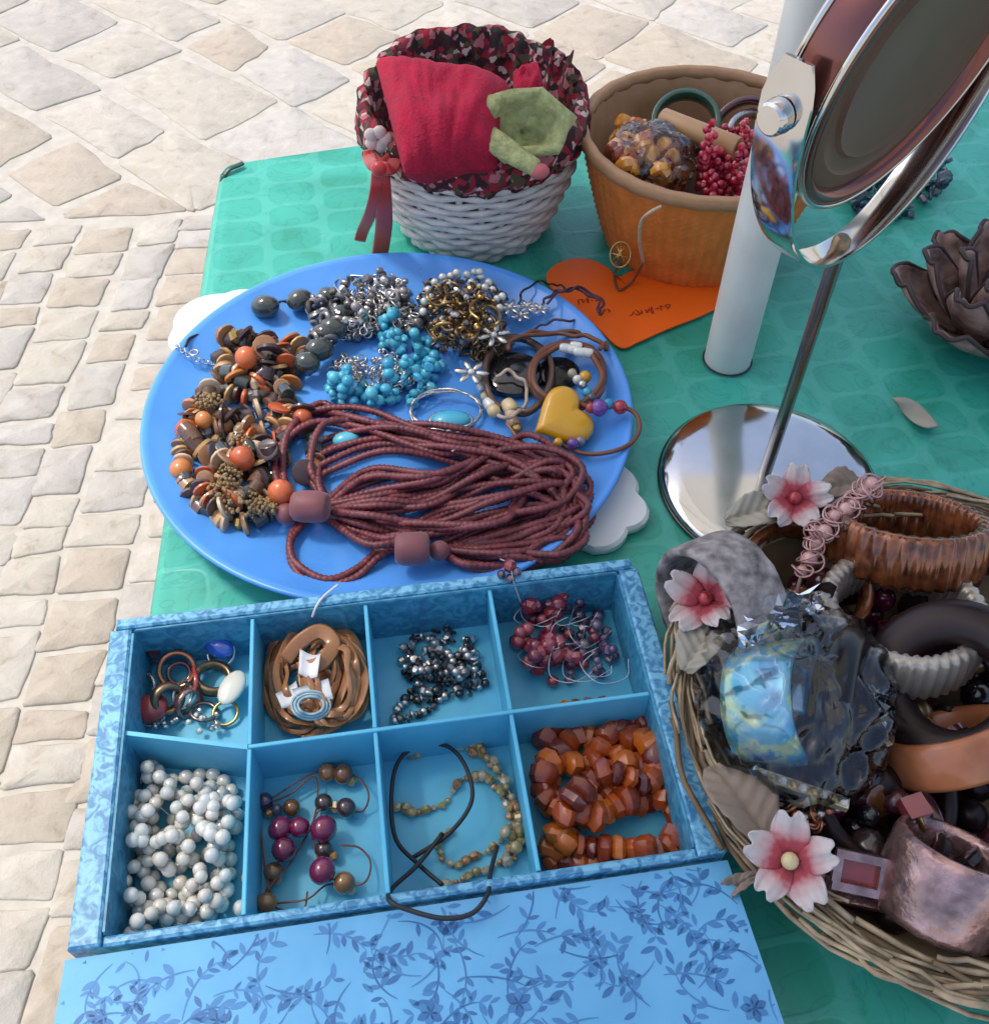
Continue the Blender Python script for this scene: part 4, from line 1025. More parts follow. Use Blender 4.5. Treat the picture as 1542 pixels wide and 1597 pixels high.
# bronze chain necklace with pale tips
bn = thing('bronze_chain_necklace', at(720, 480, PF), 'bronze chain bundle with pale pearl tips at the back right of the plate', 'necklace')
sp2 = [(715, 482, 60, 56, .036), (742, 510, 48, 52, .030), (705, 520, 40, 34, .026), (690, 460, 38, 35, .028), (750, 465, 42, 40, .030), (770, 530, 24, 30, .02)]
b = MB(); link_heap(b, sp2, 300, hr, (.0026, .0046), .0009, PF-.001); o = b.build('link_tangle', M['bronze'], bn); o['kind'] = 'stuff'
for k in range(26):
    a = hr.uniform(0, 6.28); c = (722+hr.uniform(-38, 38), 482+hr.uniform(-38, 40)); b = MB()
    w = hr.uniform(10, 22)
    b.tube(spline([at(c[0]+w*math.cos(t+a), c[1]+w*.8*math.sin(t+a), PF+.014+hr.uniform(.0, .024)) for t in (0, .9, 1.8, 2.8, 3.6)], 5), .0013, 6); b.build('chain_strand', M['bronze' if k % 3 else 'gold'], bn)
for (x, y) in [(662, 470), (668, 452), (678, 440), (690, 432), (703, 430), (712, 425), (728, 428), (740, 424), (750, 432), (762, 440), (768, 452), (775, 466), (684, 448), (660, 486), (756, 448), (700, 442), (735, 440), (779, 480), (672, 462), (748, 424), (783, 462)]:
    inst('pearl_tip', bm_('sphere', 'pearl'), bn, at(x, y, PF+.018+hr.uniform(0, .008)), (.0031,)*3)
for i in range(34):
    a = hr.uniform(0, 6.28); d = math.sqrt(hr.random())
    inst('bead', bm_('facet', hr.choice(('gold', 'dsilver', 'ivory', 'silver'))), bn, at(722+55*d*math.cos(a), 485+55*d*math.sin(a), PF+.03*(1-d*d)+.012), (.0024,)*3, V(hr.gauss(0, 1), hr.gauss(0, 1), 1))
# silver flower charms
def flower_charm(x, y, h, s_, label):
    o = thing('flower_charm', at(x, y, PF), label, 'charm', 'silver flower charms')
    c = at(x, y, h)
    for k in range(6):
        a = k*math.pi/3+x; b = MB()
        b.sphere(c+V(math.cos(a), math.sin(a), .15)*s_*.62, 1, 8, 5, (s_*.45, s_*.2, s_*.12), Matrix.Rotation(a, 3, 'Z')); b.build('petal', M['silver'], o)
    b = MB(); b.sphere(c+V(0, 0, .001), s_*.22, 8, 6); b.build('centre', M['pearl'], o)
flower_charm(770, 524, .038, .0125, 'larger silver flower charm below the bronze chains')
flower_charm(735, 582, .034, .0125, 'silver flower charm between the turquoise beads and the brown cords')
flower_charm(795, 480, .030, .009, 'small silver flower charm at the right end of the bronze chains')
flower_charm(812, 492, .026, .008, 'smallest silver flower charm by the dark cords')
for k, (x, y) in enumerate(((842, 482), (822, 478))): flower_charm(x, y, .028, .0075, ('pale flower charm hanging on the plum cord', 'pale flower charm just left of the one on the plum cord')[k])
# turquoise necklace
tn = thing('turquoise_necklace', at(600, 590, PF), 'turquoise bead cluster necklace with silver chain in the middle of the plate', 'necklace')
pile = Pile(TZ+PF); spt = [(632, 530, 34, 26), (645, 560, 36, 28), (665, 575, 28, 18), (560, 622, 40, 22), (530, 618, 22, 14), (592, 636, 28, 20), (630, 610, 28, 26), (612, 530, 20, 20), (650, 600, 28, 16)]
for i in range(150):
    x, y, rx, ry = hr.choice(spt); a = hr.uniform(0, 6.28); d = math.sqrt(hr.random()); r = hr.uniform(.0027, .0047)
    p = at(x+rx*d*math.cos(a), y+ry*d*math.sin(a), .018); q = pile.drop(p.x, p.y, r, 0, .74, TZ+PF+.024)
    inst('turquoise_bead', bm_('sphere', 'turq') if hr.random() < .7 else chunk_mesh(hr.randrange(6), 'turq'), tn, q, (r, r*hr.uniform(.85, 1), r), V(hr.gauss(0, 1), hr.gauss(0, 1), hr.gauss(0, 1)))
b = MB(); link_heap(b, [(570, 585, 46, 26, .022), (545, 575, 30, 22, .02), (605, 575, 25, 30, .022), (625, 590, 20, 20, .02)], 150, hr, (.002, .0034), .0007, PF); o = b.build('silver_chain', M['silver'], tn); o['kind'] = 'stuff'
inst('turquoise_bead', bm_('olive', 'turq'), tn, at(540, 685, PF+.006), (.006, .005, .007), V(1, .2, 0))
# silver bracelet with turquoise cabochon
tb = thing('silver_bracelet', at(697, 640, PF), 'thin silver wire bracelet with an oval turquoise stone', 'bracelet')
for k in range(4):
    b = MB(); q = hr.uniform(-3, 3)
    b.tube(spline([at(696+(54+q)*math.cos(a), 640+(30+q)*math.sin(a)+hr.uniform(-3, 3), PF+.003+.004*hr.random()+.004*(math.sin(a) < 0)) for a in [6.283*i/14 for i in range(14)]], 5, True), .0007, 5, True); b.build('wire', M['silver'], tb)
b = MB(); b.sphere(at(703, 655, PF+.004), 1, 18, 10, (.0145, .0085, .0055), Matrix.Rotation(.05, 3, 'Z')); b.build('cabochon', M['turq'], tb)
b = MB(); ring_mesh(b, at(703, 655, PF+.0025), .0085, .0010, V(0, 0, 1), 28, 6, (1.72, 1.03)); b.build('bezel', M['silver'], tb)
b = MB()
b = MB(); b.tube(spline(px([(648, 670, .018), (655, 685, .02), (672, 694, .03)]), 6), .0008, 5); b.build('wire_tail', M['silver'], tb)
b = MB(); b.tube(spline(px([(742, 680, .020), (720, 695, .03), (705, 704, .036)]), 6), .0008, 5); b.build('wire_tail', M['silver'], tb)
# leather cords
def loop_cord(name, cx0, cy0, rx, ry, h, r, mat, label, cat, seed, turns=1, tilt=0.0, flat=None, ph=0.0, span=6.283):
    rr = random.Random(seed); o = thing(name, at(cx0, cy0, PF), label, cat, 'cords beside the heart')
    for k in range(turns):
        n = 14; cl_ = span > 6.2
        pts = [at(cx0+(rx+rr.uniform(-4, 4)-3*k)*math.cos(a+ph)-tilt*ry*math.sin(a+ph), cy0+(ry+rr.uniform(-4, 4)-3*k)*math.sin(a+ph), h+.004*k+rr.uniform(0, .004)+.004*math.sin(a*2+k)) for a in [span*i/(n if cl_ else n-1) for i in range(n)]]
        b = MB(); b.tube(spline(pts, 6, cl_), r, 7, cl_, flat=flat); b.build('strand', M[mat], o)
    return o
loop_cord('leather_necklace', 885, 585, 60, 52, PF+.010, .0022, 'browncord', 'thick brown leather cord coiled above the yellow heart', 'necklace', 1, 3)
loop_cord('leather_necklace', 865, 540, 78, 22, PF+.012, .0018, 'browncord', 'brown leather cord running along the back of the coil', 'necklace', 2, 2, ph=2.9, span=3.6)
loop_cord('leather_necklace', 808, 585, 54, 58, PF+.006, .0024, 'wood_dark', 'dark brown ring of cord beside the flower charm', 'necklace', 3, 2)
loop_cord('leather_necklace', 790, 615, 30, 36, PF+.012, .0014, 'string', 'pale beige cord loop in front of the dark brown ring', 'necklace', 4, 1, ph=-2.2, span=4.2)
loop_cord('leather_necklace', 893, 478, 45, 28, PF+.014, .0011, 'purplecord', 'thin plum cord arching over the back rim beside the orange card', 'necklace', 5, 2, ph=3.3, span=3.4)
loop_cord('leather_necklace', 850, 470, 40, 30, PF+.012, .0009, 'blackcord', 'thin black cord arching beside the bronze chains', 'necklace', 6, 1, ph=3.0, span=2.6)
loop_cord('leather_necklace', 880, 520, 52, 20, PF+.010, .0010, 'purplecord', 'plum cord crossing the back of the leather coil', 'necklace', 7, 1, ph=3.4, span=3.2)
b = MB(); b.lathe([(0, 0), (.019, 0), (.0225, .002), (.0225, .006), (.019, .0085), (.006, .009), (0, .0085)], 32, Matrix.Translation(at(800, 590, PF+.0005))); o = b.build('black_disc', M['onyx'], smooth='auto'); setp(o, 'round black stone disc lying inside the dark brown cord ring', 'pendant')
b = MB(); b.lathe([(0, 0), (.013, 0), (.0155, .002), (.0155, .006), (.012, .009), (0, .0105)], 28, Matrix.Translation(at(870, 588, PF+.0005))); o = b.build('black_disc', M['smoke'], smooth='auto'); setp(o, 'domed dark button lying inside the brown leather coil', 'pendant')
o = thing('pearl_bar', at(900, 548, PF), 'short row of pale baroque beads above the leather coil', 'bead string')
for i, (x, y) in enumerate(((882, 543), (893, 545), (904, 549), (915, 550), (898, 540))): inst('bead', bm_('barrel', 'pearl'), o, at(x, y, PF+.022), (.0036, .0036, .0045), V(1, -.2, 0))
o = thing('coin_bead_string', at(905, 590, PF), 'yellow and clear small beads inside the leather coil', 'bead string')
for i, (x, y, m) in enumerate(((912, 588, 'heart'), (900, 592, 'pearl'), (892, 582, 'crystal'), (915, 612, 'turq'), (922, 620, 'grey_bead'), (908, 600, 'silver'))): inst('bead', bm_('sphere', m), o, at(x, y, PF+.018), (.0048 if i == 0 else .0036,)*3)
o = thing('ivory_bead_bracelet', at(775, 635, PF), 'ivory and gold bead bracelet beside the black disc', 'bracelet')
for i, (x, y, r, m) in enumerate(((745, 592, .0034, 'ivory'), (750, 605, .0032, 'pearl'), (757, 618, .0038, 'ivory'), (763, 630, .0044, 'pearl'), (770, 641, .0050, 'ivory'), (795, 635, .0056, 'ivory'), (797, 647, .0046, 'wood_tan'), (800, 658, .0044, 'wood_tan'), (806, 668, .0036, 'gold'))): inst('bead', bm_('barrel' if i % 2 else 'sphere', m), o, at(x, y, PF+r+.004), (r,)*3, V(.5, -1, 0))
b = MB(); b.tube(spline(px([(790, 660, .022), (815, 690, .02), (850, 705, .02), (880, 722, .018)]), 7), .0012, 6); b.build('cord', M['tancord'], o)
# yellow heart pendant
hp = thing('heart_pendant', at(880, 650, PF), 'glossy yellow heart pendant on a cord with purple and red beads', 'pendant')
def heart_outline(n=60, s_=1.0):
    o_ = []
    for i in range(n):
        t = 2*math.pi*i/n
        o_.append((s_*16*math.sin(t)**3/17, s_*(13*math.cos(t)-5*math.cos(2*t)-2*math.cos(3*t)-math.cos(4*t))/17))
    o_ = [(.72*x+.30*s_*math.sin(2*math.pi*i/n), .72*y+.30*s_*(math.cos(2*math.pi*i/n)-.05)) for i, (x, y) in enumerate(o_)]
    return o_[::-1]
hm = Matrix.Translation(at(881, 650, .030)) @ Matrix.Rotation(R(26), 4, 'X') @ Matrix.Rotation(R(-62), 4, 'Z')
b = MB(); HO = heart_outline(64, .0225); n = len(HO); rings = [(.90, -.0035), (1, -.0018), (1, .001), (.93, .0032), (.75, .0048), (.4, .0056)]
vs = [hm @ V(p[0]*k, p[1]*k, z) for k, z in rings for p in HO]+[hm @ V(0, 0, .0058), hm @ V(0, 0, -.0035)]
fs = [(q*n+i, q*n+(i+1) % n, (q+1)*n+(i+1) % n, (q+1)*n+i) for q in range(len(rings)-1) for i in range(n)]
fs += [((len(rings)-1)*n+i, (len(rings)-1)*n+(i+1) % n, len(rings)*n) for i in range(n)]+[((i+1) % n, i, len(rings)*n+1) for i in range(n)]
b.add(vs, fs); b.build('heart', M['heart'], hp)
b = MB(); b.tube(spline(px([(905, 630, .034), (930, 637, .034), (965, 634, .036), (990, 645, .034), (997, 668, .032), (985, 690, .031), (955, 704, .030), (915, 708, .024), (885, 698, .022), (868, 690, .02)]), 8), .0016, 7); b.build('cord', M['browncord'], hp)
for (x, y, r, m) in ((934, 636, .0062, 'purple'), (948, 630, .0040, 'turq'), (967, 635, .0052, 'redbead'), (921, 636, .0040, 'redbead'), (893, 692, .0042, 'purple'), (905, 688, .0036, 'violet'), (870, 690, .0034, 'heart')):
    inst('bead', bm_('sphere', m), hp, at(x, y, .036 if y < 650 else .026), (r,)*3)

# ------------------------------------------------------------------ orange heart card
hc = thing('heart_card', at(985, 480, 0), 'bright orange heart-shaped card with faint writing under the rattan basket', 'card')
tip = at(966, 547, 0); ll = at(858, 432, 0); 
def hcpt(x, y): return at(x, y, 0)
pts = [(966, 547), (930, 515), (885, 478), (858, 452), (852, 434), (866, 418), (895, 408), (925, 412), (948, 424), (962, 437), (985, 428), (1030, 415), (1080, 412), (1118, 425), (1132, 450), (1125, 478), (1095, 496), (1040, 518), (995, 538)]
W = spline([hcpt(*p) for p in pts], 5, True)
cW = at(985, 470, 0); b = MB(); outl = [(p.x-cW.x, p.y-cW.y) for p in W][::-1]
b.prism(outl, .0022, .0036, Matrix.Translation(cW)); card = b.build('card', M['orange_card'], hc, smooth='auto')
b = MB(); kr = random.Random(8)
for (x0, y0, dx, ln) in ((905, 470, 4, 5), (985, 488, 5, 8), (930, 488, 4, 4)):
    for k in range(ln):
        x, y = x0+k*dx*1.6, y0-k*1.2
        pp = [at(x+kr.uniform(-4, 4), y+kr.uniform(-5, 5), .0042) for _ in range(4)]
        b.tube(spline(pp, 4), .0005, 4, flat=(.3, V(0, 0, 1)))
o = b.build('scribbled_writing', M['ink'], hc); o['kind'] = 'stuff'

# ------------------------------------------------------------------ white wicker basket
WB = V(-.020, .750, TZ)
wk = thing('wicker_basket', WB, 'white wicker basket with floral cloth lining and red ribbon', 'basket')
def wprof(h):   # radius at height
    t = max(0, min(1, h/.105)); return .055+.034*math.sin(t*1.55)**.8
NS = 30
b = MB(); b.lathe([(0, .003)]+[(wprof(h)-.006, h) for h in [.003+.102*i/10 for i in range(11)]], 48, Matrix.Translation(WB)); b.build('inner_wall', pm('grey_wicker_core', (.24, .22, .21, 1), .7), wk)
for i in range(NS):
    a = 2*math.pi*i/NS; b = MB()
    b.tube([WB+V(math.cos(a), math.sin(a), 0)*(wprof(h)-.0015)+V(0, 0, h) for h in [.004+.100*k/9 for k in range(10)]], .0030, 6, flat=(.6, V(math.cos(a), math.sin(a), 0))); b.build('stake', M['wicker'], wk)
hs = [.004, .0105, .017, .0235, .031, .038, .045, .052, .059, .066, .073, .080, .087, .094]
for k, h in enumerate(hs):
    b = MB(); n = NS*4; rad = .0036 if k < 4 else .0030
    amp = .0026 if k < 4 else .0016
    P = []
    for i in range(n):
        a = 2*math.pi*i/n; r = wprof(h)+amp*math.cos(NS/2*a+math.pi*(k % 2))
        P.append(WB+V(r*math.cos(a), r*math.sin(a), h+.0008*math.sin(NS/3*a+k)))
    b.tube(P, rad, 6, True); b.build('weaver', M['wicker'], wk)
b = MB(); P = []
fr_ = random.Random(2)
prof = [(.070, .070), (.079, .098), (.082, .114), (.085, .120), (.0915, .117), (.0945, .106), (.0945, .094), (.0915, .088), (.0905, .089)]
def ruffle(a, i, r, z):
    k = noise.noise(V(3*math.cos(a), 3*math.sin(a), i*.35))+.5*noise.noise(V(9*math.cos(a), 9*math.sin(a), i*.5+4))
    back = max(0, math.sin(a))
    z2 = z + (.008*k if i > 4 else .004*k) + (.016*back*(1 if 1 < i < 5 else .2))
    return r*(1+.035*k)+.0022*math.sin(26*a+i), z2
b.lathe(prof, 160, Matrix.Translation(WB), fn=ruffle); b.build('fabric_lining', M['floral'], wk)
for (a0, hh, w) in ((.35, .034, .018), (.75, .028, .014), (1.9, .024, .03), (1.2, .022, .03), (2.5, .018, .02), (.1, .016, .016)):
    b = MB()
    def frill(u, v, a0=a0, hh=hh, w=w):
        a = a0+(u-.5)*w/.085*2; r = .081+.005*math.sin(9*u+a0*5)+.004*v
        return WB+V(r*math.cos(a), r*math.sin(a), .112+hh*.8*v*(1-.7*abs(u-.5)**1.5*2)+.002*math.sin(14*u))
    b.grid(12, 5, frill); b.build('frill', M['floral'], wk)
b = MB(); b.lathe([(.002, 0)]+[(.073*i/6, .004*math.sin(i)) for i in range(1, 7)]+[(.076, -.01)], 40, Matrix.Translation(WB+V(0, 0, .080))); b.build('lining_floor', M['floral'], wk)
# ribbon
rk = at(592, 262, .108)
def satin(pts, w, up, name, parent):
    b = MB(); P = spline(pts, 8); b.tube(P, w, 8, flat=(.10, up)); b.build(name, M['ribbon'], parent)
satin([rk+V(-.001, -.002, 0), at(586, 300, .092), at(577, 335, .066), at(566, 360, .044), at(561, 376, .032)], .0048, V(.2, -1, .3), 'ribbon_tail', wk)
satin([rk+V(.001, -.003, 0), at(597, 305, .088), at(599, 345, .058), at(596, 375, .034), at(591, 405, .012)], .0068, V(.1, -1, .3), 'ribbon_tail', wk)
satin([rk, at(575, 240, .106), at(580, 255, .112), rk+V(.002, -.003, .002)], .005, V(.1, -1, .5), 'ribbon_loop', wk)
satin([rk, at(615, 245, .106), at(610, 262, .110), rk+V(-.002, -.003, .002)], .005, V(.1, -1, .5), 'ribbon_loop', wk)
b = MB(); b.sphere(rk+V(0, -.003, .001), .0062, 12, 8, (1.1, .9, 1)); b.build('ribbon_knot', M['ribbon'], wk)
b = MB()
for k in range(5):
    a = 6.28*k/5; b.sphere(at(590, 214, .118)+V(math.cos(a)*.006, -.003, math.sin(a)*.006), .0055, 8, 6, (1, .6, 1))
b.build('cloth_rosette', pm('off_white_cotton', (.55, .50, .47, 1), .85, var=.2, vs=100), wk)
# crimson pouch
def pillow(name, corners, thick, mat, label, cat, folds=5, n=28, up=V(0, 0, 1), fa=.0022):
    A, B, C_, D = corners; b = MB()
    def side(sg):
        def f(u, v):
            p = A.lerp(B, u).lerp(D.lerp(C_, u), v)
            e = (max(0, 1-abs(2*u-1)**4)*max(0, 1-abs(2*v-1)**4))**.42
            w = noise.noise(V(u*3+1, v*2.2, sg))*.35
            fo = fa*(1.6*abs(noise.noise(V(u*folds+1.5*v, v*1.6+u, 5)))+.9*abs(noise.noise(V(u*folds*2.2+v, v*2.5, 9)))-.6)*e*2.2
            return p + up*(sg*thick*e*(1+w)) + up*(fo if sg > 0 else 0)
        return f
    b.grid(n, n, side(1)); b.grid(n, n, (lambda f: lambda u, v: f(1-u, v))(side(-1)))
    o = b.build(name, mat); setp(o, label, cat); return o
pillow('cloth_pouch', [at(586, 98, .140), at(795, 135, .136), at(775, 262, .114), at(630, 272, .114)], .034, M['redcloth'], 'plump crimson cotton pouch filling the white basket', 'pouch', 5, 40, V(0, -.45, .9).normalized())
pillow('cloth_pouch', [at(800, 112, .130), at(838, 96, .136), at(850, 140, .126), at(800, 165, .12)], .008, M['redcloth'], 'corner of a second red cloth at the back of the white basket', 'pouch', 2, 16, V(0, -.45, .9).normalized())
# sage cloth bag, hexagonal with open mouth
gb = thing('cloth_bag', at(810, 200, .1), 'sage green folded cloth bag with open mouth on the red pouch', 'bag')
gc = at(815, 197, .136); gq = (V(.10, -.75, .65)).normalized().to_track_quat('Z', 'X').to_matrix().to_4x4()
gm = Matrix.Translation(gc) @ gq @ Matrix.Diagonal((.70, 1.04, .85, 1))
b = MB()
def hexfn(a, i, r, z):
    k = 1/ max(math.cos(((a+.4) % (math.pi/3))-math.pi/6), .5)*.93
    wv = 1+.07*noise.noise(V(2*math.cos(a), 2*math.sin(a), i*.6))
    return r*k*wv, z + .004*math.sin(a*2+i*.4)+.004*math.cos(a)
b.lathe([(0, -.022), (.024, -.022), (.033, -.012), (.0365, .004), (.034, .011), (.0285, .0125), (.0235, .008), (.020, -.004), (.012, -.009), (0, -.010)], 48, gm, fn=hexfn)
b.build('bag', M['greencloth'], gb)
b = MB(); b.tube(spline([gc+V(-.030, -.008, .002), gc+V(-.020, -.018, -.002), gc+V(-.004, -.024, -.010), gc+V(.010, -.026, -.018)], 8), [.009-.004*abs(i/24-.4) for i in range(25)], 10, flat=(.6, V(0, -.6, .8))); b.build('rolled_edge', M['greencloth'], gb)
b = MB(); b.sphere(gc+V(.012, -.027, -.020), 1, 10, 8, (.008, .006, .006)); b.build('pink_corner', pm('pink_cotton', (.52, .13, .14, 1), .8), gb)

# ------------------------------------------------------------------ rattan basket
OB = V(.168, .728, TZ); OH = .100
ob = thing('rattan_basket', OB, 'round orange rattan basket with tag string, behind the white pole', 'basket')
def orad(h): return .070+.030*(h/OH)**.8
b = MB(); NA, NHh = 260, 52
def wv(u, v):
    a = 2*math.pi*u; h = .001+v*(OH-.003); k = math.cos(a*65)*(1 if int(v*34) % 2 else -1)
    r = orad(h) + .0008*k*abs(math.sin(v*34*math.pi)) + .0011*abs(math.cos(a*32.5))
    return OB+V(r*math.cos(a), r*math.sin(a), h)
b.grid(NA, NHh, wv, closed_u=True); b.build('woven_wall', M['rattan'], ob)
b = MB()
b.grid(120, 14, lambda u, v: OB+V((orad(v*OH)-.0045+.0006*math.cos(2*math.pi*u*60))*math.cos(2*math.pi*u), -(orad(v*OH)-.0045)*math.sin(2*math.pi*u), .002+v*(OH-.003)), closed_u=True); b.build('inner_wall', M['rattan_in'], ob)
b = MB(); b.lathe([(0, .0025), (.069, .0025), (.069, .005), (0, .005)], 48, Matrix.Translation(OB)); b.build('bottom', M['rattan_in'], ob)
b = MB(); ring_mesh(b, OB+V(0, 0, OH), .0985, .0042, V(0, 0, 1), 96, 8, wide=.0052, bumpf=lambda a, t: .0005*math.sin(a*70)); b.build('rim', M['rattan_in'], ob)
b = MB(); b.tube(spline([at(1030, 322, .105), at(1012, 332, .104), at(1000, 345, .092), at(997, 375, .066), at(1003, 410, .030)], 8), .0013, 6); b.build('tag_string', M['string'], ob)
b = MB(); b.tube(spline(px([(1003, 410, .03), (985, 440, .006), (965, 452, .0055), (958, 428, .006), (968, 412, .02)]), 7), .0011, 6); b.build('tag_string', M['browncord'], ob)
ch = thing('wire_charm', at(967, 395, .03), 'round gold wire charm hanging beside the rattan basket', 'charm')
cc0 = at(967, 397, .034); cn = V(-.1, -.85, .5).normalized()
b = MB(); ring_mesh(b, cc0, .0100, .0008, cn, 28, 6, (.82, 1)); b.build('ring', M['gold'], ch)
q = cn.to_track_quat('Z', 'Y').to_matrix()
for (a, c) in (((-.006, -.006), (.004, .008)), ((.005, -.007), (-.004, .007)), ((-.008, .001), (.007, -.002)), ((-.003, -.009), (.001, .009))):
    b = MB(); b.tube([cc0+q @ V(a[0], a[1], .0008), cc0+q @ V((a[0]+c[0])/2, (a[1]+c[1])/2, .002), cc0+q @ V(c[0], c[1], .0008)], .0007, 5); b.build('wire', M['gold'], ch)
# things in the rattan basket
mt = MB(); mt.lathe([(0, .0)]+[(.078*i/6, .003*math.sin(i*2)) for i in range(1, 7)], 30, Matrix.Translation(OB+V(0, 0, .048))); o = mt.build('cloth_pad', pm('brown_cloth_pad', (.10, .05, .03, 1), .9, var=.4, vs=60)); setp(o, 'brown cloth pad lining the bottom of the rattan basket', 'pad')
ag = thing('amber_bag', at(1010, 270, .05), 'amber and red bead necklace wrapped in clear film in the rattan basket', 'necklace')
ar = random.Random(12); pile = Pile(OB.z+.060)
for i in range(85):
    a = ar.uniform(0, 6.28); d = math.sqrt(ar.random()); p = at(1008+60*d*math.cos(a), 258+48*d*math.sin(a), .075); r = ar.uniform(.005, .0088)
    q_ = pile.drop(p.x, p.y, r, 0, .75, OB.z+.096)
    inst('amber_chip', chunk_mesh(ar.randrange(8), ar.choice(('amber', 'honey', 'honey', 'amber'))), ag, q_, (r, r, r), V(ar.gauss(0, 1), ar.gauss(0, 1), 1))
def film(name, c, sx, sy, sz, label, cat, parent, seed, n=26):
    b = MB()
    n = n*3; prof = [(math.sin(math.pi*i/36), -math.cos(math.pi*i/36)) for i in range(14, 37)]
    def fn(a, i, r, z):
        q = V(2.0*math.cos(a)*r, 2.0*math.sin(a)*r, 2.0*z+seed)
        k = 1+.14*noise.noise(q)-.20*(abs(noise.noise(q*1.9))-.25)-.08*abs(noise.noise(q*4.3))-.02*abs(noise.noise(q*9))
        return r*k, z*k
    b.lathe(prof, n, Matrix.Translation(c) @ Matrix.Diagonal((sx, sy, sz, 1)), fn=fn)
    o = b.build(name, M['film'], parent); return o
film('film_wrap', at(1010, 252, .084), .038, .038, .028, '', '', ag, 3)
o = thing('bamboo_tube', at(1090, 210, .06), 'pale bamboo tube lying across the rattan basket', 'tube')
b = MB(); p0, p1 = at(1032, 186, .100), at(1150, 232, .100); q = (p1-p0).normalized().to_track_quat('Z', 'Y').to_matrix().to_4x4()
L_ = (p1-p0).length
b.lathe([(.0055, .004), (.0055, 0), (.0088, 0), (.0092, .001), (.0092, L_-.001), (.0088, L_), (.0055, L_), (.0055, L_-.004), (0, L_-.004)], 24, Matrix.Translation(p0) @ q); b.lathe([(0, .004), (.0055, .004)], 24, Matrix.Translation(p0) @ q); b.build('tube', M['bamboo'], o, smooth='auto')
def bangle(x, y, h, rad, minor, nrm, mat, label, wide=None, bumpf=None, n=40, cat='bangle', grp=None, sq=(1, 1)):
    b = MB(); ring_mesh(b, at(x, y, h), rad, minor, nrm, n, 10, sq, wide, bumpf=bumpf); o = b.build('bangle', M[mat]); setp(o, label, cat, grp); return o
bangle(1068, 192, .078, .027, .0030, V(-.1, -.45, .8), 'greenres', 'bottle green bangle behind the bamboo tube', .007)
bangle(1165, 205, .078, .028, .0028, V(-.3, -.5, .8), 'plum', 'plum bangle beside the red beads in the rattan basket', .005)
bangle(1185, 225, .070, .030, .0030, V(.2, -.4, .9), 'silver', 'silver bangle in the rattan basket half hidden by the pole', .005)
rb_ = thing('raspberry_bead_necklace', at(1135, 280, .05), 'raspberry red small bead bunch at the front of the rattan basket', 'necklace')
pile = Pile(OB.z+.064); rr_ = random.Random(14)
for i in range(260):
    a = rr_.uniform(0, 6.28); d = math.sqrt(rr_.random()); p = at(1142+54*d*math.cos(a), 270+56*d*math.sin(a), .082); r = rr_.uniform(.0026, .0037)
    q_ = pile.drop(p.x, p.y, r*1.15, 0, .85, OB.z+.122)
    inst('raspberry_bead', bm_('facet' if i % 3 else 'sphere', 'raspberry'), rb_, q_, (r, r, r), V(rr_.gauss(0, 1), rr_.gauss(0, 1), 1))

# ------------------------------------------------------------------ chrome vanity mirror
MB0 = at(1186, 757, 0); MC = MB0+V(0, 0, .305)
vm_ = thing('vanity_mirror', MB0, 'chrome vanity mirror on a slim rod with round shiny base', 'mirror')
az = R(220); MA = V(math.cos(az), math.sin(az), 0); MBp = V(-MA.y, MA.x, 0)
mw = math.cos(R(81))*MBp + math.sin(R(81))*V(0, 0, 1); mnrm = MA.cross(mw)
BC = V(.1895, .4433, TZ)
b = MB(); b.lathe([(0, .001), (.0735, .001), (.0748, .0025), (.0745, .005), (.072, .0075), (.060, .0100), (.035, .0125), (.012, .0145), (.0, .0148)], 72, Matrix.Translation(BC)); b.build('base', M['chrome'], vm_)
b = MB(); b.lathe([(.0748, .0006), (.0762, .0006), (.0762, .0030), (.0750, .0034)], 72, Matrix.Translation(BC)); b.build('base_ring', M['onyx'], vm_)
b = MB(); b.tube([MB0+V(0, 0, .010), MB0+V(0, 0, .197)], .0042, 16); b.build('rod', M['steel'], vm_, smooth='auto')
b = MB(); RR, HH = .0845, .107; NY = 44; vs = []; K = 10
for i in range(NY+1):
    t = R(12) - R(204)*i/NY
    p = MC+MA*RR*math.cos(t)+V(0, 0, HH*math.sin(t))
    nrm = (MA*math.cos(t)/RR+V(0, 0, math.sin(t)/HH)).normalized()
    e = abs(math.cos(t)); wd = .0085+.0045*e**2
    if i in (0, NY): wd *= .55
    if i in (1, NY-1): wd *= .85
    for j in range(K):
        a = 2*math.pi*j/K; cs, sn_ = math.cos(a), math.sin(a)
        vs.append(p+nrm*.0016*math.copysign(abs(cs)**.5, cs)+MBp*wd*math.copysign(abs(sn_)**.5, sn_))
fs = [(i*K+j, i*K+(j+1) % K, (i+1)*K+(j+1) % K, (i+1)*K+j) for i in range(NY) for j in range(K)]+[tuple(range(K-1, -1, -1)), tuple(NY*K+j for j in range(K))]
b.add(vs, fs); b.build('yoke', M['chrome'], vm_, smooth='auto')
for sg in (1, -1):
    q = (MA*sg).to_track_quat('Z', 'Y').to_matrix().to_4x4()
    b = MB(); b.lathe([(0, -.012), (.0042, -.012), (.0042, 0), (.0072, .0005), (.0078, .002), (.0072, .0075), (.006, .0085), (0, .0086)], 24, Matrix.Translation(MC+MA*sg*(RR+.0016)) @ q); b.build('pivot_knob', M['chrome'], vm_, smooth='auto')
b = MB(); b.lathe([(.0, .006), (.003, .006), (.0048, .004), (.0052, .0), (0, -.001)], 16, Matrix.Translation(MB0+V(0, 0, .1995))); b.build('screw', M['bronze'], vm_, smooth='auto')
hmx = Matrix.Translation(MC) @ mnrm.to_track_quat('Z', 'Y').to_matrix().to_4x4()
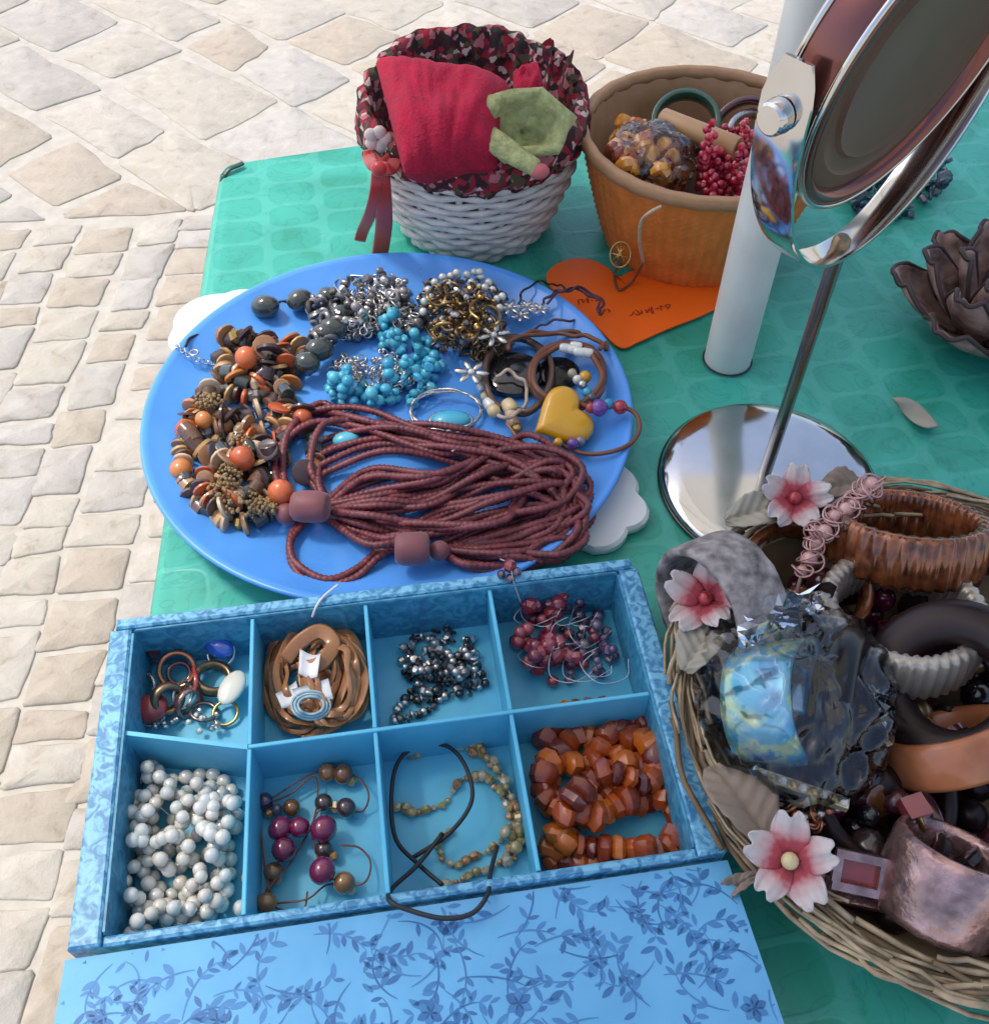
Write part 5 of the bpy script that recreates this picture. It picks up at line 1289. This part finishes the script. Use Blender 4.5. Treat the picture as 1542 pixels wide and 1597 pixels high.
b = MB(); b.lathe([(.066, -.0085), (.069, -.0125), (.0728, -.0118), (.0745, -.0095), (.0745, .0095), (.0728, .0118), (.069, .0125), (.066, .0085)], 96, hmx, closed=True); b.build('mirror_rim', M['rimmetal'], vm_)
for zz in (-.0105, .0105):
    b = MB(); ring_mesh(b, hmx @ V(0, 0, zz), .0742, .0016, mnrm, 96, 6); b.build('rim_bead', M['chrome'], vm_)
b = MB(); b.lathe([(0, .0048), (.03, .0052), (.055, .0062), (.0665, .0070), (.0665, 0), (0, 0)], 72, hmx); b.build('mirror_glass', M['mirror'], vm_, smooth='auto')
b = MB(); b.lathe([(0, -.0002), (.0660, -.0002), (.0660, -.0070), (.058, -.0085), (.056, -.0070), (.050, -.0070), (.048, -.0090), (.044, -.0075), (0, -.0070)], 72, hmx); b.build('mirror_back', M['darkreflect'], vm_, smooth='auto')

# ------------------------------------------------------------------ brown pod bowl and scraps at the right edge
def sheet(mb, fn, nu, nv, th, mi=0):
    """closed thin sheet: fn(u,v) -> point; thickness th along -normal"""
    g_ = [[fn(i/(nu-1), j/(nv-1)) for j in range(nv)] for i in range(nu)]
    def nn(i, j):
        a = g_[min(i+1, nu-1)][j]-g_[max(i-1, 0)][j]; c = g_[i][min(j+1, nv-1)]-g_[i][max(j-1, 0)]
        n_ = a.cross(c); return n_.normalized() if n_.length > 1e-12 else V(0, 0, 1)
    top = [g_[i][j] for i in range(nu) for j in range(nv)]
    bot = [g_[i][j]-nn(i, j)*th for i in range(nu) for j in range(nv)]
    n0 = nu*nv; fs = []
    for i in range(nu-1):
        for j in range(nv-1):
            q = (i*nv+j, (i+1)*nv+j, (i+1)*nv+j+1, i*nv+j+1); fs.append(q); fs.append(tuple(n0+k for k in q[::-1]))
    edge = [i*nv for i in range(nu)]+[(nu-1)*nv+j for j in range(1, nv)]+[i*nv+nv-1 for i in range(nu-2, -1, -1)]+[j for j in range(nv-2, 0, -1)]
    for k in range(len(edge)):
        a, c = edge[k], edge[(k+1) % len(edge)]; fs.append((c, a, n0+a, n0+c))
    mb.add(top+bot, fs, mi)
pc0 = at(1540, 520, 0); pc0.z = TZ
pd = thing('pod_bowl', pc0, 'brown dried pod bowl of curled petals with dark edges at the right', 'bowl')
qr = random.Random(6)
for ring_i, (cnt, r1, hh, off_) in enumerate(((7, .088, .040, .2), (6, .066, .060, .6), (5, .044, .066, .1))):
    for k in range(cnt):
        a0 = off_+2*math.pi*k/cnt; b = MB(); w = .62-.05*ring_i; r1k = r1*qr.uniform(.92, 1.08); hk = hh*qr.uniform(.85, 1.1)
        def pf(u, v, a0=a0, r1=r1k, hh=hk, w=w):
            t = u*2-1; wd = w*math.sin(math.pi*(.18+.72*v))
            a = a0+t*wd*(1 if r1 > .07 else 1.1); r = .012+(r1-.012)*v**.8 - .010*t*t*v
            z = .002+hh*v**1.5+.004*noise.noise(V(t*2+a0, v*3, 1))+.0012*math.sin(t*7)*v
            return pc0+V(r*math.cos(a), r*math.sin(a), z)
        sheet(b, pf, 13, 10, .0028); pt = b.build('petal', M['brownleaf'], pd)
        b = MB(); P = [pf(i/16, 1.0) for i in range(17)]
        P = [pf(0, .4+.6*i/8) for i in range(8)]+P+[pf(1, 1-.6*i/8) for i in range(1, 8)]
        b.tube(P, .0019, 6); b.build('petal_edge', M['darkedge'], pt)
b = MB()
lp = [at(1392, 622, .004), at(1448, 662, .004)]
sheet(b, lambda u, v: at(1392+70*u, 622+42*u+(v-.5)*34*math.sin(math.pi*min(1, u*.9+.05)), .008+.004*math.sin(6*u+3*v)), 12, 7, -.0008); o = b.build('dried_leaf', M['leafpale']); setp(o, 'small cream dried leaf lying below the brown pod bowl', 'leaf')
bl = thing('shell_necklace', at(1370, 300, 0), 'petrol blue shell necklace heaped behind the chrome mirror', 'necklace')
pile = Pile(TZ); br = random.Random(41)
for i in range(120):
    a = br.uniform(0, 6.28); d = math.sqrt(br.random()); p = at(1390+85*d*math.cos(a), 285+48*d*math.sin(a), .01); r = br.uniform(.0035, .0062)
    q_ = pile.drop(p.x, p.y, r, 0, .75, TZ+.03)
    inst('shell_bead', chunk_mesh(br.randrange(6), 'blueglaze' if br.random() < .8 else 'violet'), bl, q_, (r, r, r*.7), V(br.gauss(0, 1), br.gauss(0, 1), br.gauss(0, 1)))

# ------------------------------------------------------------------ straw basket with flowers
SB = V(.2445, .2495, TZ); SR, SH = .145, .050
sb = thing('straw_basket', SB, 'round straw basket with felt flowers and leaves, full of bangles', 'basket')
st_ = random.Random(19)
def srad(h): return .112+(SR-.112)*(h/SH)**.7
b = MB(); b.lathe([(0, .002), (.111, .002)]+[(srad(h)-.003, h) for h in [.004+.044*i/6 for i in range(7)]]+[(srad(SH)-.009, .047), (srad(.02)-.010, .02), (.100, .006), (0, .006)], 80, Matrix.Translation(SB)); b.build('wall', M['straw2'], sb)
for k in range(8):
    h = .004+.0058*k; b = MB(); n = 150
    P = [SB+V((srad(h)+.0012*math.sin(40*a+k*2))*math.cos(a), (srad(h)+.0012*math.sin(40*a+k*2))*math.sin(a), h+.0006*math.sin(23*a+k)) for a in [2*math.pi*i/n for i in range(n)]]
    b.tube(P, .0030, 6, True); b.build('straw_coil', M['straw'], sb)
b = MB()
for k in range(230):
    a0 = st_.uniform(0, 6.28); sp_ = st_.uniform(.25, .9); r0 = st_.uniform(-.011, .007); h0 = st_.uniform(-.008, .007); tw = st_.uniform(-.008, .008)
    P = [SB+V((SR+r0+tw*t+.0015*math.sin(9*t+k))*math.cos(a0+sp_*t), (SR+r0+tw*t+.0015*math.sin(9*t+k))*math.sin(a0+sp_*t), SH+h0-.25*abs(r0)+st_.uniform(-.0012, .0012)) for t in [i/9 for i in range(10)]]
    b.tube(P, st_.uniform(.0008, .0017), 5, mi=0 if st_.random() < .75 else 1)
o = b.build('straw_rim', [M['straw'], M['straw2']], sb); o['kind'] = 'stuff'
# petals and leaves
def petal_mesh():
    b = MB()
    def f(u, v):
        t = v*2-1; s_ = u; L = .0205*(1-.17*math.exp(-(t/.28)**2)-.20*t**4)
        wd = .0086*(.30+.70*math.sin(math.pi*min(1, .12+.62*s_)))
        return V(.0025+s_*L, t*wd, .0055*s_**2-.0022*t*t*s_+.0012*math.sin(5*t)*s_+.0005*math.sin(15*t)*s_)
    sheet(b, f, 12, 17, -.0006); return b.mesh('felt_petal', M['petal'])
PET = petal_mesh()
def felt_flower(x, y, h, nrm, s_, spin, cmat, parent):
    c = at(x, y, h); nrm = Vector(nrm).normalized()
    b = MB(); q3 = nrm.to_track_quat('Z', 'Y'); b.sphere(c+nrm*.0025*s_, .0042*s_, 14, 9); fl = b.build('flower', M[cmat], parent, loc=c)
    for k in range(5):
        q = q3 @ Quaternion((0, 0, 1), spin+2*math.pi*k/5) @ Quaternion((0, 1, 0), -st_.uniform(-.05, .3)) @ Quaternion((1, 0, 0), st_.uniform(-.2, .2))
        s2 = s_*st_.uniform(.92, 1.06); inst('petal', PET, fl, c, (s2, s2, s2), quat=q)
felt_flower(1238, 778, .072, V(-.1, -.45, .85), .98, .35, 'redbead', sb)
felt_flower(1100, 936, .078, V(-.25, -.15, .95), .98, 1.1, 'redbead', sb)
felt_flower(1230, 1342, .066, V(-.15, -.40, .9), .98, .55, 'ivory', sb)
def leafpart(x0, y0, h0, x1, y1, h1, w, mat, parent, curl=.006, roll=0.0):
    A, B = at(x0, y0, h0), at(x1, y1, h1); d = (B-A); L = d.length; d.normalize()
    up = V(0, 0, 1); side = d.cross(up).normalized(); up = side.cross(d)
    side, up = side*math.cos(roll)+up*math.sin(roll), up*math.cos(roll)-side*math.sin(roll)
    b = MB()
    def f(u, v):
        t = v*2-1; ww = w*math.sin(math.pi*min(1, max(0, .06+.90*u)))**.75
        return A+d*(L*u)+side*(t*ww)+up*(curl*math.sin(math.pi*u)+.0035*abs(t)*math.sin(math.pi*u)+.0012*math.sin(8*u+3*t)-.0016*math.exp(-(t/.10)**2)+.0006*math.sin(38*(u+.22*abs(t))))
    sheet(b, f, 40, 15, -.0009); b.build('leaf', M[mat], parent)
leafpart(1120, 975, .070, 1066, 1046, .064, .0125, 'leafpale', sb, roll=-.2)
leafpart(1108, 1195, .056, 1200, 1318, .060, .0165, 'leaf', sb, roll=.15)
leafpart(1225, 790, .066, 1130, 812, .060, .0105, 'leafpale', sb, roll=.3)
leafpart(1270, 775, .066, 1350, 752, .060, .0095, 'leaf', sb)
leafpart(1185, 1360, .05, 1130, 1400, .03, .004, 'leaf', sb)
# bangles and other things in it
grp = 'bangles in the straw basket'
lumpy = lambda a, t: .0012*noise.noise(V(6*math.cos(a), 6*math.sin(a), 3*math.cos(t)))
bangle(1122, 940, .066, .0350, .0030, V(-.80, -.45, .10), 'greyfelt', 'grey speckled felt bangle standing at the back left rim of the straw basket', .017, lumpy, 48, grp=grp)
bangle(1412, 838, .064, .040, .0042, V(.0, .50, .86), 'redamber', 'copper amber ribbed bangle at the back of the straw basket', .016, lambda a, t: .0012*math.sin(a*34), 136, grp=grp)
bangle(1402, 968, .060, .0395, .0048, V(-.05, .15, .97), 'ribsilver', 'pale ribbed straw bangle in front of the amber one', .015, lambda a, t: .0010*math.sin(a*44), 180, grp=grp)
bangle(1255, 905, .048, .036, .0035, V(.1, -.1, 1), 'redamber', 'brown glazed bangle lying low beside the grey felt bangle', .008, lumpy, 48, grp=grp)
bangle(1490, 1075, .062, .034, .0130, V(-.55, -.25, .75), 'choc', 'thick chocolate brown bangle at the right of the straw basket', .016, None, 56, grp=grp)
bangle(1482, 1165, .050, .030, .0036, V(-.3, .75, .55), 'tanwood', 'orange wooden bangle tucked below the chocolate one', .012, None, 48, grp=grp)
bangle(1470, 1375, .050, .026, .0026, V(.30, .62, .70), 'pinkmetal', 'wide rose metal cuff near the front of the straw basket', .020, lumpy, 48, grp=grp)
bangle(1370, 1235, .040, .036, .0045, V(.2, -.3, .9), 'choc', 'dark bangle deep in the middle of the straw basket', .009, None, 44, grp=grp)
bangle(1350, 1300, .030, .034, .0040, V(-.2, -.1, .95), 'plum', 'plum resin bangle at the bottom of the straw basket', .008, None, 44, grp=grp)
wb2 = thing('film_wrapped_bangles', at(1260, 1100, .006), 'clear film bag holding an abalone cuff and a smoky black bangle', 'bangle')
b = MB(); ring_mesh(b, at(1215, 1095, .058), .031, .0025, V(.75, -.25, .55), 56, 10, (1, .95), .019); b.build('abalone_cuff', M['abalone'], wb2)
b = MB(); ring_mesh(b, at(1316, 1105, .058), .034, .0115, V(.80, -.36, .34), 56, 16, (1.0, .95)); b.build('smoky_bangle', M['smoke'], wb2)
film('film_bag', at(1235, 1080, .062), .050, .060, .036, '', '', wb2, 8, 34)
b = MB()
def crump(u, v):
    p = at(1150+150*u, 940+70*v-30*u, .082+.012*math.sin(3*u+2*v)); k = noise.noise(V(u*4, v*4, 2)); return p+V(.003*k, .003*noise.noise(V(u*5, v*5, 7)), .012*k)
b.grid(12, 9, crump); b.build('film_flap', M['film'], wb2, smooth=False)
o = thing('bar_brooch', at(1250, 1230, .05), 'cream and gold bar brooch below the film bag', 'brooch')
p0, p1 = at(1180, 1208, .058), at(1322, 1256, .060); q = (p1-p0).normalized().to_track_quat('X', 'Z').to_matrix()
b = MB(); b.box((p0+p1)/2, (p1-p0).length, .0058, .0045, q); b.build('bar', M['cream_enamel'], o, smooth=False)
for k in range(9): inst('stud', bm_('facet', 'gold' if k % 2 else 'pearl'), o, p0.lerp(p1, (k+.5)/9)+V(0, 0, .0025), (.0023,)*3)
b = MB(); b.tube([at(1180, 1206, .056), at(1172, 1198, .057)], .003, 8); b.build('tip', M['silver'], o)
o = thing('buckle', at(1340, 1362, .04), 'rose metal rectangular buckle lying in front of the cuff', 'buckle')
ct = at(1340, 1362, .052); q = V(1, -.22, .0).normalized().to_track_quat('X', 'Z').to_matrix(); up_ = Matrix.Rotation(R(35), 3, V(1, -.22, 0))
for (dx, dy, sx, sy) in ((0, .0075, .024, .004), (0, -.0075, .024, .004), (-.0105, 0, .004, .011), (.0105, 0, .004, .011)):
    b = MB(); b.box(ct+up_ @ (q @ V(dx, dy, 0)), sx, sy, .004, up_ @ q); b.build('bar', M['pinkmetal'], o, smooth=False)
b = MB(); b.box(ct+up_ @ (q @ V(0, 0, -.004)), .018, .011, .003, up_ @ q); b.build('inlay', M['cabred'], o, smooth=False)
o = thing('buckle', at(1350, 1400, .03), 'dark rose metal strip under the rectangular buckle', 'buckle')
b = MB(); b.box(at(1350, 1398, .040), .038, .011, .003, q); b.build('strip', M['pinkmetal'], o, smooth=False)
# pink pearls on wire
pk = thing('pink_pearl_spray', at(1310, 820, .05), 'pink pearl and wire spray over the back rim of the straw basket', 'brooch')
for i, (x, y, h, r) in enumerate(((1358, 756, .082, .0050), (1345, 766, .080, .0042), (1318, 795, .078, .0046), (1330, 785, .078, .0040), (1300, 805, .077, .0040), (1285, 830, .074, .0048), (1270, 828, .072, .0038), (1272, 850, .070, .0040), (1262, 872, .068, .0044), (1250, 890, .066, .0034))):
    inst('pearl', bm_('sphere', 'pinkpearl'), pk, at(x, y, h), (r,)*3)
    for k in range(4):
        b = MB(); ring_mesh(b, at(x+st_.uniform(-5, 5), y+st_.uniform(-5, 5), h+st_.uniform(-.002, .003)), r*1.45, .0006, V(st_.gauss(0, .6), st_.gauss(0, .6), 1), 16, 5); b.build('wire_loop', M['pinkwire'], pk)
b = MB(); b.tube(spline(px([(1365, 750, .08), (1320, 795, .076), (1285, 830, .071), (1250, 895, .062), (1240, 940, .05)]), 8), .0011, 6); b.build('wire_stem', M['pinkwire'], pk)
# loose dark beads at the bottom of the straw basket
db = thing('dark_bead_necklace', SB+V(0, 0, .006), 'dark brown, red and black bead necklace filling the straw basket under the bangles', 'necklace')
pile = Pile(TZ+.007); dr = random.Random(77)
for i in range(290):
    a = dr.uniform(0, 6.28); d = math.sqrt(dr.random())*.118; r = dr.uniform(.0055, .0105)
    q_ = pile.drop(SB.x+d*math.cos(a), SB.y+d*math.sin(a), r, 0, .75, TZ+.040)
    m_ = dr.choice(('plum', 'choc', 'brownbead', 'onyx', 'choc', 'plum', 'bronze', 'garnet'))
    inst('dark_bead', bm_(dr.choice(('sphere', 'sphere', 'disc')), m_), db, q_, (r, r, r), V(dr.gauss(0, 1), dr.gauss(0, 1), dr.gauss(0, 1)))
rl = thing('red_stone_ring', at(1425, 1262, .04), 'ring with a square red stone deep at the right of the straw basket', 'ring')
b = MB(); b.box(at(1425, 1260, .052), .012, .011, .007, Matrix.Rotation(.3, 3, 'Z')); b.build('stone', M['redglass'], rl, smooth=False)
b = MB(); ring_mesh(b, at(1425, 1268, .044), .009, .0014, V(.8, .2, .3), 24, 8); b.build('band', M['gold'], rl)
o = thing('copper_earring', at(1270, 1280, .04), 'tangled copper wire earring beside the front felt flower', 'earring')
for k in range(9):
    b = MB(); ring_mesh(b, at(1262+st_.uniform(-35, 35), 1272+st_.uniform(-16, 16), .050+st_.uniform(-.003, .004)), st_.uniform(.003, .0055), .0008, V(st_.gauss(0, 1), st_.gauss(0, 1), 1), 16, 5); b.build('wire_loop', M['copper'], o)
for k in range(6): inst('bead', bm_('sphere', 'silver' if k % 2 else 'copper'), o, at(1240+k*13, 1265+st_.uniform(-12, 18), .053), (.0024,)*3)
